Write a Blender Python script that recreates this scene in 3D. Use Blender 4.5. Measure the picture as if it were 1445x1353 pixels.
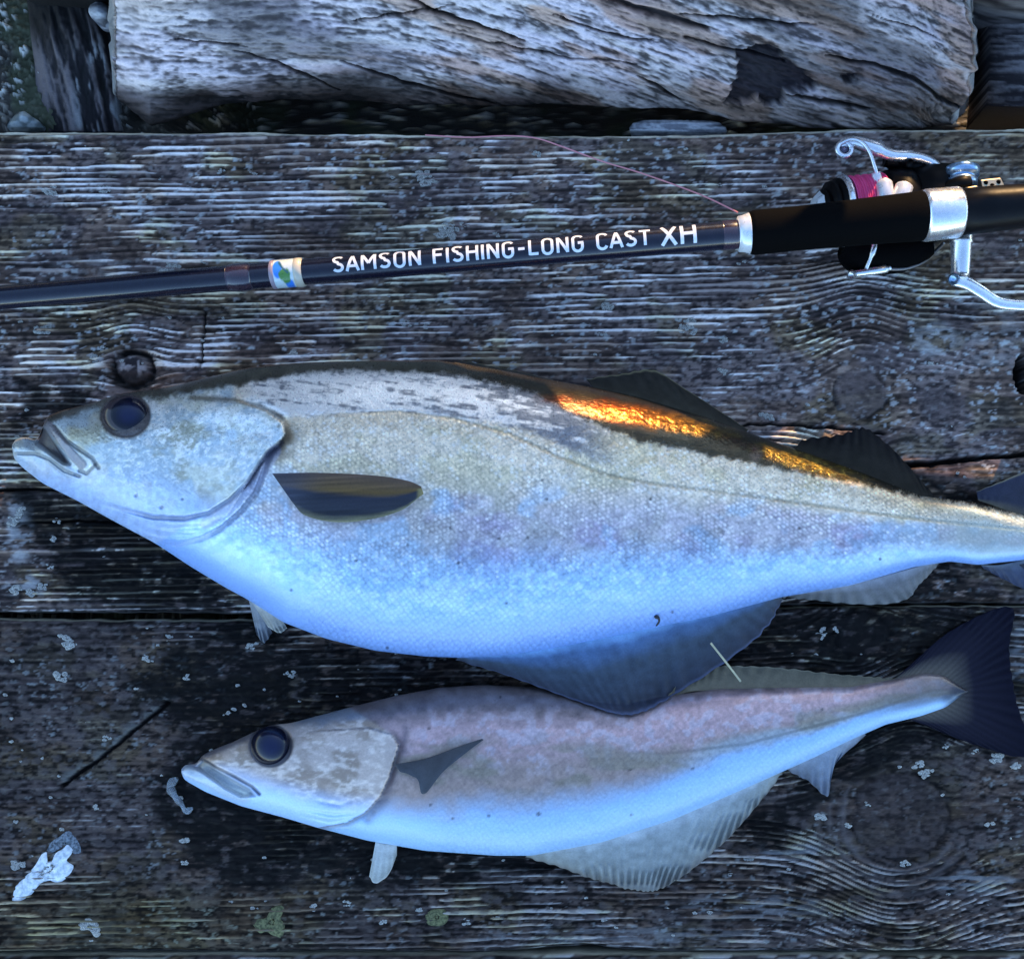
import bpy, math
import numpy as np
from mathutils import Vector

# ----------------------------------------------------------------- camera, sky, sun, exposure
S = bpy.context.scene
for o in list(bpy.data.objects):
    bpy.data.objects.remove(o)
COL = S.collection
DIST, TILT, LENS = 0.62, math.radians(7.0), 36.0
SUN_EL, SUN_AZ = math.radians(20.0), math.radians(73.0)      # azimuth counted from +x

cd = bpy.data.cameras.new('camera')
cam = bpy.data.objects.new('camera', cd)
COL.objects.link(cam)
cam.location = (0.0, -DIST * math.sin(TILT), DIST * math.cos(TILT))
cam.rotation_euler = (TILT, 0, 0)
cd.lens = LENS
cd.sensor_width = 36.0
cd.clip_start, cd.clip_end = 0.01, 500.0
S.camera = cam

wd = bpy.data.worlds.new('World')
S.world = wd
wd.use_nodes = True
wt = wd.node_tree
sky = wt.nodes.new('ShaderNodeTexSky')
sky.sky_type = 'NISHITA'
sky.sun_disc = False
sky.sun_elevation = SUN_EL
sky.sun_rotation = math.pi / 2 - SUN_AZ
sky.air_density = 1.0
sky.dust_density = 0.3
sky.ozone_density = 2.7
wt.links.new(sky.outputs[0], wt.nodes['Background'].inputs[0])
wt.nodes['Background'].inputs[1].default_value = 0.15

sl = bpy.data.lights.new('sun', 'SUN')
sun = bpy.data.objects.new('sun', sl)
COL.objects.link(sun)
sl.energy = 2.0
sl.angle = math.radians(0.6)
sl.color = (1.0, 0.62, 0.28)
SD = Vector((math.cos(SUN_EL) * math.cos(SUN_AZ), math.cos(SUN_EL) * math.sin(SUN_AZ), math.sin(SUN_EL)))
sun.rotation_euler = SD.to_track_quat('Z', 'Y').to_euler()
sun.location = SD * 5

S.view_settings.view_transform = 'Standard'
S.view_settings.look = 'None'
S.view_settings.exposure = 2.0
S.view_settings.gamma = 1.0

# ----------------------------------------------------------------- helpers
CT, ST = math.cos(TILT), math.sin(TILT)
CY, CZ = cam.location.y, cam.location.z


def W(px, py, z):
    """point at height z that stands at photograph position px, py"""
    px = np.asarray(px, float); py = np.asarray(py, float); z = np.asarray(z, float)
    dx = (px - 722.5) / 1445.0 * 36.0 / LENS
    dy = -(py - 676.5) / 1445.0 * 36.0 / LENS
    wy = dy * CT + ST
    wz = dy * ST - CT
    t = (z - CZ) / wz
    return np.stack(np.broadcast_arrays(dx * t, CY + wy * t, z), -1)


MM = 0.62 / 1445.0                                           # metres per photo pixel on the deck


def ppx(p):
    return p * MM


_R = np.random.RandomState(7)
_T = _R.rand(512, 512)


def vn(x, y, seed=0):
    x = np.asarray(x, float) + seed * 17.31; y = np.asarray(y, float) + seed * 9.77
    xi = np.floor(x).astype(int); yi = np.floor(y).astype(int)
    fx = x - xi; fy = y - yi
    fx = fx * fx * fx * (fx * (fx * 6 - 15) + 10); fy = fy * fy * fy * (fy * (fy * 6 - 15) + 10)
    a = _T[xi & 511, yi & 511]; b = _T[(xi + 1) & 511, yi & 511]
    c = _T[xi & 511, (yi + 1) & 511]; d = _T[(xi + 1) & 511, (yi + 1) & 511]
    return (a * (1 - fx) + b * fx) * (1 - fy) + (c * (1 - fx) + d * fx) * fy


def fbm(x, y, seed=0, octv=4, gain=0.5):
    s = 0; a = 1.0; n = 0
    for k in range(octv):
        s = s + a * vn(x * 2 ** k, y * 2 ** k, seed + k * 3); n += a; a *= gain
    return s / n


def cells(x, y, seed=0, jit=0.7):
    """distance to the nearest and the second nearest of jittered cell points, and that cell's random value"""
    xi = np.floor(x).astype(int); yi = np.floor(y).astype(int)
    d1 = np.full(np.shape(x), 9.0); d2 = np.full(np.shape(x), 9.0); r = np.zeros(np.shape(x))
    for i in (-1, 0, 1):
        for j in (-1, 0, 1):
            cx = xi + i; cy = yi + j
            jx = _T[(cx + seed * 31) & 511, (cy + seed * 7) & 511]
            jy = _T[(cx + 101 + seed * 13) & 511, (cy + 57) & 511]
            rv = _T[(cx + 211) & 511, (cy + 157 + seed) & 511]
            d = np.hypot(cx + 0.5 + jit * (jx - 0.5) - x, cy + 0.5 + jit * (jy - 0.5) - y)
            near = d < d1
            d2 = np.where(near, d1, np.minimum(d2, d)); r = np.where(near, rv, r); d1 = np.where(near, d, d1)
    return d1, d2, r


def ss(a, b, x):
    t = np.clip((x - a) / (b - a), 0, 1)
    return t * t * (3 - 2 * t)


def mix(a, b, m):
    m = np.asarray(m)[..., None]
    return np.asarray(a) * (1 - m) + np.asarray(b) * m


def seg_dist(px, py, pts):
    """distance to a polyline, and signed side (positive below / right of it)"""
    d = np.full(np.shape(px), 1e9); sd = np.zeros(np.shape(px)); tt = np.zeros(np.shape(px))
    n = len(pts) - 1
    for k in range(n):
        (x0, y0), (x1, y1) = pts[k], pts[k + 1]
        ux, uy = x1 - x0, y1 - y0
        L = ux * ux + uy * uy
        t = np.clip(((px - x0) * ux + (py - y0) * uy) / L, 0, 1)
        q = np.hypot(px - x0 - ux * t, py - y0 - uy * t)
        s = np.sign(ux * (py - y0) - uy * (px - x0))
        m = q < d
        d = np.where(m, q, d); sd = np.where(m, s, sd); tt = np.where(m, (k + t) / n, tt)
    return d, sd, tt


def inside(px, py, poly):
    c = np.zeros(np.shape(px), bool)
    n = len(poly)
    for k in range(n):
        x0, y0 = poly[k]; x1, y1 = poly[(k + 1) % n]
        m = ((y0 > py) != (y1 > py)) & (px < (x1 - x0) * (py - y0) / ((y1 - y0) if y1 != y0 else 1e-9) + x0)
        c ^= m
    return c


def poly_mask(px, py, poly, soft):
    d, _, _ = seg_dist(px, py, list(poly) + [poly[0]])
    return np.clip(0.5 + np.where(inside(px, py, poly), d, -d) / (2 * soft), 0, 1)


def smooth_curve(pts, n):
    """n points along a Catmull-Rom curve through pts"""
    P = np.array(pts, float)
    P = np.vstack([2 * P[0] - P[1], P, 2 * P[-1] - P[-2]])
    m = len(P) - 3
    t = np.linspace(0, m - 1e-9, n)
    k = t.astype(int); f = (t - k)[:, None]
    a, b, c, d = P[k], P[k + 1], P[k + 2], P[k + 3]
    return 0.5 * (2 * b + (c - a) * f + (2 * a - 5 * b + 4 * c - d) * f ** 2 + (3 * b - a - 3 * c + d) * f ** 3)


def build(name, V, F, mat, parent=None, col=None, attrs=None, uv=None, smooth=True):
    me = bpy.data.meshes.new(name)
    V = np.asarray(V, float).reshape(-1, 3); F = np.asarray(F, np.int32)
    me.vertices.add(len(V)); me.vertices.foreach_set('co', V.ravel())
    n = F.shape[1]
    me.loops.add(F.size); me.loops.foreach_set('vertex_index', F.ravel())
    me.polygons.add(len(F))
    me.polygons.foreach_set('loop_start', np.arange(0, F.size, n, dtype=np.int32))
    me.polygons.foreach_set('loop_total', np.full(len(F), n, np.int32))
    me.polygons.foreach_set('use_smooth', np.full(len(F), smooth, bool))
    if col is not None:
        a = me.color_attributes.new('Col', 'FLOAT_COLOR', 'POINT')
        c = np.asarray(col, float).reshape(-1, 3)
        a.data.foreach_set('color', np.hstack([c, np.ones((len(c), 1))]).ravel())
    for k, v in (attrs or {}).items():
        a = me.attributes.new(k, 'FLOAT', 'POINT')
        a.data.foreach_set('value', np.asarray(v, float).ravel())
    if uv is not None:
        a = me.attributes.new('skin_uv', 'FLOAT_VECTOR', 'POINT')
        u = np.asarray(uv, float).reshape(-1, 2)
        a.data.foreach_set('vector', np.hstack([u, np.zeros((len(u), 1))]).ravel())
    me.update(); me.validate()
    if mat is not None:
        me.materials.append(mat)
    o = bpy.data.objects.new(name, me)
    COL.objects.link(o)
    if parent is not None:
        o.parent = parent
        o.matrix_parent_inverse = parent.matrix_basis.inverted()
    return o


def gridf(nu, nv, wrap_v=False, off=0):
    i, j = np.meshgrid(np.arange(nu - 1), np.arange(nv if wrap_v else nv - 1), indexing='ij')
    a = i * nv + j; b = (i + 1) * nv + j
    j2 = (j + 1) % nv
    return (np.stack([a, b, (i + 1) * nv + j2, i * nv + j2], -1).reshape(-1, 4) + off)


def tag(o, label=None, cat=None, group=None, kind=None):
    if label: o['label'] = label
    if cat: o['category'] = cat
    if group: o['group'] = group
    if kind: o['kind'] = kind
    return o


def empty(name, loc):
    o = bpy.data.objects.new(name, None)
    o.location = [float(v) for v in loc]
    o.empty_display_size = 0.02
    COL.objects.link(o)
    return o


class NT:
    def __init__(s, name):
        s.m = bpy.data.materials.new(name); s.m.use_nodes = True
        s.t = s.m.node_tree; s.b = s.t.nodes['Principled BSDF']

    def n(s, kind, **kw):
        nd = s.t.nodes.new('ShaderNode' + kind)
        for k, v in kw.items():
            if k.startswith('i_'):
                nd.inputs[k[2:].replace('_', ' ')].default_value = v
            else:
                setattr(nd, k, v)
        return nd

    def l(s, a, b):
        s.t.links.new(a, b)

    def bump(s, height, strength, dist):
        b = s.n('Bump'); b.inputs['Strength'].default_value = strength; b.inputs['Distance'].default_value = dist
        prev = s.b.inputs['Normal'].links
        if prev:
            s.l(prev[0].from_socket, b.inputs['Normal'])
        s.l(height, b.inputs['Height']); s.l(b.outputs[0], s.b.inputs['Normal'])

    def math(s, op, a, b=None):
        m = s.n('Math', operation=op)
        for k, v in enumerate((a, b)):
            if v is None: continue
            if isinstance(v, (int, float)): m.inputs[k].default_value = v
            else: s.l(v, m.inputs[k])
        return m.outputs[0]


def plain(name, colr, rough=0.5, metal=0.0, coat=0.0, vary=0.15, scale=300.0, bump=0.0, spec=0.5):
    q = NT(name)
    tc = q.n('TexCoord'); nz = q.n('TexNoise', i_Scale=scale, i_Detail=5.0)
    q.l(tc.outputs['Object'], nz.inputs['Vector'])
    r = q.n('MixRGB')
    r.inputs[1].default_value = (*[c * (1 - vary) for c in colr], 1)
    r.inputs[2].default_value = (*[min(1, c * (1 + vary)) for c in colr], 1)
    q.l(nz.outputs[0], r.inputs[0]); q.l(r.outputs[0], q.b.inputs['Base Color'])
    q.l(q.math('ADD', q.math('MULTIPLY', nz.outputs[0], 0.25), rough - 0.12), q.b.inputs['Roughness'])
    q.b.inputs['Metallic'].default_value = metal
    q.b.inputs['Coat Weight'].default_value = coat
    q.b.inputs['Coat Roughness'].default_value = 0.08
    q.b.inputs['Specular IOR Level'].default_value = spec
    if bump: q.bump(nz.outputs[0], 0.5, bump)
    return q.m


def vcol(name, rough=0.8, noise=0.2, scale=900.0, bump=0.0003, metal=0.0, stretch=(1, 1, 1), coat=0.0, use_rough=False, spec=0.5, sss=0.0):
    q = NT(name)
    at = q.n('VertexColor', layer_name='Col')
    tc = q.n('TexCoord'); mp = q.n('Mapping'); mp.inputs['Scale'].default_value = stretch
    nz = q.n('TexNoise', i_Scale=scale, i_Detail=6.0, i_Roughness=0.65)
    q.l(tc.outputs['Object'], mp.inputs[0]); q.l(mp.outputs[0], nz.inputs['Vector'])
    k = q.math('ADD', q.math('MULTIPLY', nz.outputs[0], 2 * noise), 1 - noise)
    vm = q.n('VectorMath', operation='SCALE'); q.l(at.outputs[0], vm.inputs[0]); q.l(k, vm.inputs['Scale'])
    q.l(vm.outputs[0], q.b.inputs['Base Color'])
    if use_rough:
        ra = q.n('Attribute', attribute_name='rough'); q.l(ra.outputs['Fac'], q.b.inputs['Roughness'])
    else:
        q.l(q.math('ADD', q.math('MULTIPLY', nz.outputs[0], 0.3), rough - 0.15), q.b.inputs['Roughness'])
    q.b.inputs['Metallic'].default_value = metal
    q.b.inputs['Coat Weight'].default_value = coat
    q.b.inputs['Coat Roughness'].default_value = 0.12
    q.b.inputs['Specular IOR Level'].default_value = spec
    if sss:
        q.b.inputs['Subsurface Weight'].default_value = sss
        q.b.inputs['Subsurface Scale'].default_value = 0.002
    if bump: q.bump(nz.outputs[0], 0.6, bump)
    return q.m


def tube(path, rad, nseg=12, flat=None):
    """vertices and quads of a tube along a 3-D path; rad per point"""
    P = np.asarray(path, float); n = len(P)
    R = np.broadcast_to(np.asarray(rad, float), (n,))
    T = np.gradient(P, axis=0); T /= np.linalg.norm(T, axis=1, keepdims=True) + 1e-12
    up = np.array([0, 0, 1.0])
    A = np.cross(T, up); nn = np.linalg.norm(A, axis=1, keepdims=True)
    A = np.where(nn < 1e-3, np.array([1.0, 0, 0]), A / (nn + 1e-12))
    B = np.cross(A, T)
    th = np.arange(nseg) * 2 * math.pi / nseg
    fa, fb = flat or (1, 1)
    V = P[:, None] + R[:, None, None] * (fa * np.cos(th)[None, :, None] * A[:, None] + fb * np.sin(th)[None, :, None] * B[:, None])
    V = V.reshape(-1, 3); F = gridf(n, nseg, True)
    V = np.vstack([V, P[0], P[-1]])
    k = np.arange(nseg); k2 = (k + 1) % nseg
    c0, c1 = len(V) - 2, len(V) - 1
    F = np.vstack([F, np.stack([k, np.full(nseg, c0), np.full(nseg, c0), k2], -1)[:, [0, 1, 2, 3]]])
    e = (n - 1) * nseg
    F = np.vstack([F, np.stack([e + k2, np.full(nseg, c1), np.full(nseg, c1), e + k], -1)])
    return V, F


def tri_fix(V, F):
    return V, F


class MB:
    """collects quads / tris as ONE mesh"""
    def __init__(s): s.v = []; s.f = []; s.n = 0
    def add(s, V, F):
        V = np.asarray(V, float).reshape(-1, 3)
        for f in np.asarray(F): 
            g = []
            for i in f:
                if int(i) + s.n not in g: g.append(int(i) + s.n)
            if len(g) > 2: s.f.append(g)
        s.v.append(V); s.n += len(V)
        return s
    def tube(s, path, rad, nseg=14, flat=None): return s.add(*tube(path, rad, nseg, flat))
    def make(s, name, mat, parent=None, smooth=True, bevel=0, subsurf=0):
        me = bpy.data.meshes.new(name)
        me.from_pydata(np.vstack(s.v).tolist(), [], s.f); me.update()
        if smooth: me.polygons.foreach_set('use_smooth', np.ones(len(me.polygons), bool))
        me.materials.append(mat)
        o = bpy.data.objects.new(name, me); COL.objects.link(o)
        if parent is not None:
            o.parent = parent; o.matrix_parent_inverse = parent.matrix_basis.inverted()
        if bevel:
            b = o.modifiers.new('edge', 'BEVEL'); b.width = bevel; b.segments = 2; b.limit_method = 'ANGLE'
        if subsurf:
            b = o.modifiers.new('soft', 'SUBSURF'); b.levels = subsurf; b.render_levels = subsurf
        return o


def lathe(p0, p1, prof, nseg=40):
    """solid of revolution about the axis p0 -> p1; prof = (t along 0..1, radius in m)"""
    p0 = np.asarray(p0, float); p1 = np.asarray(p1, float)
    P = np.array([p0 + (p1 - p0) * t for t, r in prof]); R = np.array([r for t, r in prof])
    T = (p1 - p0) / np.linalg.norm(p1 - p0)
    up = np.array([0, 0, 1.0]) if abs(T[2]) < 0.9 else np.array([0, 1.0, 0])
    A = np.cross(T, up); A /= np.linalg.norm(A); B = np.cross(A, T)
    th = np.arange(nseg) * 2 * math.pi / nseg
    V = P[:, None] + R[:, None, None] * (np.cos(th)[None, :, None] * A + np.sin(th)[None, :, None] * B)
    n = len(prof)
    V = V.reshape(-1, 3); F = gridf(n, nseg, True)
    V = np.vstack([V, P[0], P[-1]]); k = np.arange(nseg); k2 = (k + 1) % nseg; e = (n - 1) * nseg
    F = np.vstack([F, np.stack([k, np.full(nseg, len(V) - 2), np.full(nseg, len(V) - 2), k2], -1),
                   np.stack([e + k2, np.full(nseg, len(V) - 1), np.full(nseg, len(V) - 1), e + k], -1)])
    return V, F


# ----------------------------------------------------------------- ground
GZ = -0.11
gm = vcol('soil', 0.9, 0.35, 700, 0.001)
xs = np.concatenate([[-80, -20, -6, -2, -1], np.linspace(-0.6, -0.38, 30), np.linspace(-0.375, -0.19, 200), np.linspace(-0.185, 0.6, 110), [1, 2, 6, 20, 80]])
ys = np.concatenate([[-80, -20, -6, -2, -1], np.linspace(-0.5, 0.19, 80), np.linspace(0.195, 0.42, 220), np.linspace(0.425, 0.7, 30), [1, 2, 6, 20, 80]])
X, Y = np.meshgrid(xs, ys, indexing='ij')
near = ((abs(X) < 0.62) & (Y > -0.52) & (Y < 0.72)).astype(float)
d1, d2, rv = cells(X * 170 + 2 * fbm(X * 200, Y * 200, 3), Y * 170 + 2 * fbm(X * 200, Y * 200, 7), 3)
peb = np.clip(0.45 - d1, 0, 1) * (0.3 + rv)
Z = GZ + near * (0.012 * (fbm(X * 14, Y * 14, 2) - 0.5) + 0.012 * peb + 0.005 * fbm(X * 220, Y * 220, 5))
# the soil rises to just below deck height at the left behind the planks
rise = ss(-0.20, -0.27, X) * ss(0.19, 0.24, Y) * ss(0.62, 0.45, Y) * ss(-0.58, -0.45, X)
Z = Z + near * 0.085 * rise
gc = mix((0.06, 0.052, 0.042), (0.34, 0.31, 0.26), ss(0.1, 0.4, peb + 0.35 * fbm(X * 60, Y * 60, 8) - 0.1))
gc = mix(gc, (0.085, 0.095, 0.05), ss(0.5, 0.62, fbm(X * 30, Y * 30, 11)) * 0.8)
gc = mix(gc, (0.70, 0.68, 0.62), ss(0.74, 0.82, rv) * ss(0.32, 0.2, d1))
gc = mix((0.075, 0.066, 0.055), gc, near)
g = build('ground', np.stack([X, Y, Z], -1), gridf(len(xs), len(ys)), gm, col=gc)
tag(g, kind='structure')

# ----------------------------------------------------------------- deck planks
KN = [  # knots: x, y, radius, ring strength
    (1215, 555, 36, 1.0), (1270, 1150, 62, 0.8), (1215, 893, 34, 0.8), (188, 520, 25, 1.3), (1325, 570, 22, 0.4)]


def grain_coord(px, py):
    gx = py + 10 * (fbm(px / 420, py / 200, 31, 2) - 0.5) + 0.018 * px
    for (kx, ky, r, s) in KN:
        w = (1.15 if r > 30 else 0.7) * r * np.exp(-((px - kx) / (1.7 * r)) ** 2)
        d = py - ky
        a = np.abs(d)
        sq = np.sqrt(a * a + 9) - 3
        gx = gx - np.sign(d) * np.minimum(sq, w) * np.exp(-(a / (5.0 * r)) ** 2)
    return gx


WET_SHADE = [[(0, 690), (60, 672), (150, 715), (250, 770), (330, 850), (420, 900), (640, 945), (860, 1010), (560, 985), (420, 1000), (300, 1040),
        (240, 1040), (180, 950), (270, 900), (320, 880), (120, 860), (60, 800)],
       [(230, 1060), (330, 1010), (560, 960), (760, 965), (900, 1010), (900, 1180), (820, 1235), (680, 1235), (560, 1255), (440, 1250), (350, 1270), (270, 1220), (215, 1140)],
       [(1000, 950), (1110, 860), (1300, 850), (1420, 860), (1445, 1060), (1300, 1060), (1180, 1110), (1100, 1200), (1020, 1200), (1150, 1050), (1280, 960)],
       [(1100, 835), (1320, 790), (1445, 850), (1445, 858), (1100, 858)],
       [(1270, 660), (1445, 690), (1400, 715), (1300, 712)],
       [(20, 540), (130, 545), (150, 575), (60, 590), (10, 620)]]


def plank_surface(px, py, which, y0, y1):
    """height (m) and colour of the weathered top"""
    gx = grain_coord(px, py)
    wob = 2.5 * (fbm(px / 60, py / 30, 41, 2) - 0.5)
    l1 = vn(px / 240, (gx + wob) / 8.0, 3)
    l2 = vn(px / 70, (gx + wob) / 3.6, 5)
    l3 = vn(px / 26, gx / 2.4, 9)
    ph = gx * 2 * np.pi / 8.6 + 9.0 * fbm(px / 1100, gx / 40, 13, 3) + 1.6 * vn(px / 60, gx / 12, 17)
    line = (0.5 + 0.5 * np.sin(ph)) ** 1.6
    sm = 0.42 * line + 0.26 * l1 + 0.20 * l2 + 0.12 * l3
    brk = fbm(px / 58, py / 7, 51, 3)                        # ridges broken into short lengths
    brk2 = fbm(px / 90, py / 26, 55, 3)
    ridge = ss(0.34, 0.72, sm) * (0.30 + 0.70 * ss(0.38, 0.58, brk))
    low = fbm(px / 260, py / 110, 61, 3)
    if which == 1:
        rough = 0.12 + 0.88 * ss(0.38, 0.56, low + 0.18 * ss(1250, 500, px) - 0.12 * ss(140, 0, px) - 0.25 * ss(1150, 1300, px) * ss(360, 480, py) + 0.08 * ss(380, 430, py) * ss(1150, 900, px))
    elif which == 2:
        rough = 0.10 + 0.90 * ss(0.48, 0.64, low + 0.22 * ss(1130, 1260, py) * ss(520, 800, px) - 0.16 * ss(500, 100, px) + 0.12 * ss(1360, 1430, px) * ss(1000, 900, py))
    else:
        rough = 0.8 + 0 * px
    h = 0.0021 * ridge * rough + 0.0010 * (brk - 0.5) + 0.0018 * (low - 0.5)
    fine = fbm(px / 7, py / 4, 71, 3)
    base = mix((0.026, 0.022, 0.022) if which == 1 else (0.012, 0.010, 0.010), (0.115, 0.096, 0.092), ss(0.30, 0.70, 0.4 * fine + 0.3 * brk + 0.3 * sm))
    mid = mix(base, (0.20, 0.17, 0.155), ss(0.40, 0.62, brk2) * ss(0.35, 0.6, fine) * 0.6)
    pale = ss(0.42, 0.72, ridge * (0.45 + 0.55 * rough) + 0.45 * (fine - 0.5)) * (0.25 + 0.75 * ss(0.40, 0.60, brk2 + 0.25 * (rough - 0.8)))
    c = mix(mid, (0.72, 0.65, 0.60), pale)
    c = mix(c, (0.010, 0.009, 0.009), (0.72 if which == 1 else 0.92) * ss(0.40, 0.22, sm) * (0.25 + 0.75 * rough) * ss(0.62, 0.46, brk))
    # warm and green tints of old wood
    c = mix(c, c * np.array((1.10, 1.0, 0.86)), ss(0.45, 0.6, fbm(px / 70, py / 40, 81, 3)))
    c = mix(c, c * np.array((0.96, 0.98, 0.80)), ss(0.52, 0.62, fbm(px / 90, py / 50, 85, 3)))
    # crusty specks of lichen
    wx, wy = px + 9 * (fbm(px / 7, py / 7, 95, 2) - 0.5), py + 7 * (fbm(px / 6, py / 6, 96, 2) - 0.5)
    d1, d2, rv = cells(wx / 17, wy / 11, 5)
    dens = ss(0.40, 0.62, fbm(px / 80, py / 60, 91, 3))
    spk = ss(0.30, 0.16, d1 * (0.7 + 0.8 * fbm(px / 4, py / 4, 93, 2))) * (rv > 0.62) * (0.25 + 0.75 * dens)
    c = mix(c, (0.36, 0.38, 0.37), spk * 0.75)
    h = h + 0.0004 * spk
    d1, d2, rv = cells(wx / 8, wy / 6, 15)
    spk = ss(0.34, 0.2, d1) * (rv > 0.80) * (0.3 + 0.7 * dens)
    c = mix(c, (0.30, 0.30, 0.29), spk * 0.7)
    h = h + 0.0002 * spk
    if which == 2:                                             # bits of crust lying all over the second plank
        d1, d2, rv = cells(wx / 24, wy / 15, 25)
        bl = ss(0.42, 0.28, d1 * (0.7 + 0.7 * fbm(px / 7, py / 7, 97, 2))) * (rv > 0.45)
        c = mix(c, (0.17, 0.155, 0.15), bl * 0.5); h = h + 0.0006 * bl
    # knots
    for (kx, ky, r, s) in KN:
        q = np.hypot((px - kx) * 0.92, py - ky) + 14 * (fbm(px / 26, py / 22, 7, 3) - 0.5)
        m = ss(r * 1.05, r * 0.9, q)
        rings = 0.3 * (0.5 + 0.5 * np.sin(q * 0.62 + 5 * fbm(px / 26, py / 26, 12, 3))) + 0.7 * fbm(px / 10, py / 8, 19, 3)
        c = mix(c, mix((0.020, 0.017, 0.018), (0.115, 0.10, 0.098), np.clip(0.5 * rings + 0.9 * fine - 0.28, 0, 1)), m * 0.66)
        h = h * (1 - 0.7 * m) + m * (0.0006 * rings - 0.0003)
        edge = np.exp(-((q - r) / 3.0) ** 2) * ss(0.36, 0.56, fbm(px / 30, py / 30, 23, 2))
        h = h - 0.0016 * s * edge; c = mix(c, (0.012, 0.011, 0.011), edge * 0.8 * min(1, s))
        halo = ss(r * 2.0, r * 1.1, q) * (1 - m)
        c = mix(c, c * 0.65, halo * 0.6)
    # the cavity of the loose black knot at upper left
    if which == 1:
        q = np.hypot((px - 188) / 29, (py - 520) / 26)
        ring = np.exp(-((q - 0.92 - 0.2 * (fbm(px / 10, py / 10, 3, 2) - 0.5)) / 0.20) ** 2)
        ring = ring * ss(0.25, 0.45, fbm(px / 16, py / 12, 27, 2)); h = h - 0.0028 * ring; c = mix(c, (0.004, 0.004, 0.004), ring)
        kk_ = ss(0.75, 0.5, q); c = mix(c, mix((0.02, 0.018, 0.02), (0.26, 0.24, 0.23), ss(0.42, 0.62, fbm(px / 7, py / 9, 29, 3))), kk_ * ss(25, -6, py - 520)); h = h + 0.003 * kk_ * (fbm(px / 6, py / 9, 29, 3) - 0.5)
        low_ = ss(0.1, 0.5, (py - 520) / 26) * ss(1.5, 0.9, q)
        h = h - 0.0022 * low_; c = mix(c, (0.008, 0.008, 0.008), low_ * 0.8)
        # hole at the right edge
        q = np.hypot((px - 1445) / 13, (py - 527) / 28)
        q = ss(1.08, 0.9, q); h = h - 0.02 * q; c = mix(c, (0.006, 0.006, 0.006), q)
        # long splits
        for pts, w, dp in (([(1010, 604), (1060, 599), (1130, 600), (1200, 606), (1250, 612)], 1.6, 0.004),
                           ([(1275, 657), (1330, 653), (1390, 646), (1460, 640), (1700, 628)], 3.2, 0.012),
                           ([(-200, 700), (0, 690), (70, 690), (150, 688), (300, 694)], 1.8, 0.004),
                           ([(20, 738), (120, 735), (200, 742)], 1.5, 0.003),
                           ([(290, 440), (284, 520)], 1.6, 0.003)):
            d, sd, tt = seg_dist(px, py + 3 * (vn(px / 14, py * 0, 4) - 0.5), pts)
            k = ss(w * 1.5, w * 0.4, d * (1 + 0.5 * (vn(px / 9, py / 9, 2) - 0.5)))
            h = h - dp * k; c = mix(c, (0.008, 0.008, 0.008), k)
        # pale worn patches
        for (x, y, a, b, kk) in ((28, 745, 22, 55, 1), (35, 828, 34, 18, 1), (1320, 480, 34, 26, .6), (1400, 470, 45, 60, .3), (130, 380, 60, 25, .2)):
            q = np.hypot((px - x) / a, (py - y) / b)
            k = ss(1.1, 0.5, q + 0.7 * (fbm(px / 16, py / 8, 8, 3) - 0.5)) * ss(0.38, 0.55, fbm(px / 14, py / 7, 18, 3))
            c = mix(c, (0.40, 0.42, 0.42), k * 0.75 * kk)
        # darker towards the lower left
        c = mix(c, c * 0.7, ss(560, 700, py) * ss(420, 250, px))
    if which == 2:
        d, sd, tt = seg_dist(px, py + 4 * (fbm(px / 8, py / 8, 4, 2) - 0.5), [(88, 1108), (130, 1078), (152, 1062), (190, 1030), (236, 992)])
        k = ss(4.0, 1.2, d); h = h - 0.0035 * k; c = mix(c, (0.007, 0.007, 0.008), k)
        lip = ss(17, 6, d) * (sd < 0) * (1 - k) * ss(0.3, 0.5, fbm(px / 9, py / 9, 44, 2))
        c = mix(c, (0.20, 0.22, 0.21), lip * 0.75); h = h + 0.0006 * lip
        # arcs of torn wood round the lower knot
        for R_, a in ((78, .6), (95, .45), (112, .3)):
            q = np.hypot((px - 1270) * 0.95, py - 1150)
            arc = np.exp(-((q - R_ - 8 * (fbm(px / 12, py / 12, 6, 2) - .5)) / 4.0) ** 2) * ss(-40, 30, py - 1150 + 0.5 * (1270 - px))
            c = mix(c, (0.22, 0.21, 0.21), arc * a); h = h + 0.0008 * arc * a
        for (x, y, a, b, kk) in ((1430, 930, 26, 60, .8), (1110, 1200, 50, 14, .8), (1370, 1245, 70, 18, .9), (1060, 1280, 120, 22, .6), (880, 1320, 240, 14, .5), (100, 1310, 90, 30, .35)):
            q = np.hypot((px - x) / a, (py - y) / b)
            k = ss(1.1, 0.5, q + 0.7 * (fbm(px / 20, py / 6, 8, 3) - 0.5)) * ss(0.4, 0.6, fbm(px / 30, py / 4.5, 18, 3))
            c = mix(c, (0.40, 0.42, 0.43), k * 0.8 * kk)
        c = mix(c, c * np.array((1.1, 1.05, 0.7)), ss(1230, 1290, py) * ss(560, 300, px) * 0.8)
    c = mix(c * np.array((1.12, 0.97, 0.93)), c * np.array((1.0, 1.0, 1.02)), ss(0.12, 0.40, c[..., 1]))
    c = c * (1.34 if which == 1 else 0.54)
    # wood wetted by the fish, with their contact shade painted in
    wet_shade = np.zeros(np.shape(px))
    for poly in WET_SHADE:
        wet_shade = np.maximum(wet_shade, poly_mask(px + 90 * (fbm(px / 60, py / 34, 101, 5, 0.6) - 0.5), py + 60 * (fbm(px / 60, py / 26, 103, 5, 0.6) - 0.5), poly, 12))
    wet_shade = wet_shade * (1 - 0.75 * ss(0.60, 0.70, fbm(px / 16, py / 8, 107, 4)))
    c = c * (1 - 0.90 * wet_shade)[..., None]
    rgh = 0.86 - 0.10 * wet_shade
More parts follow.
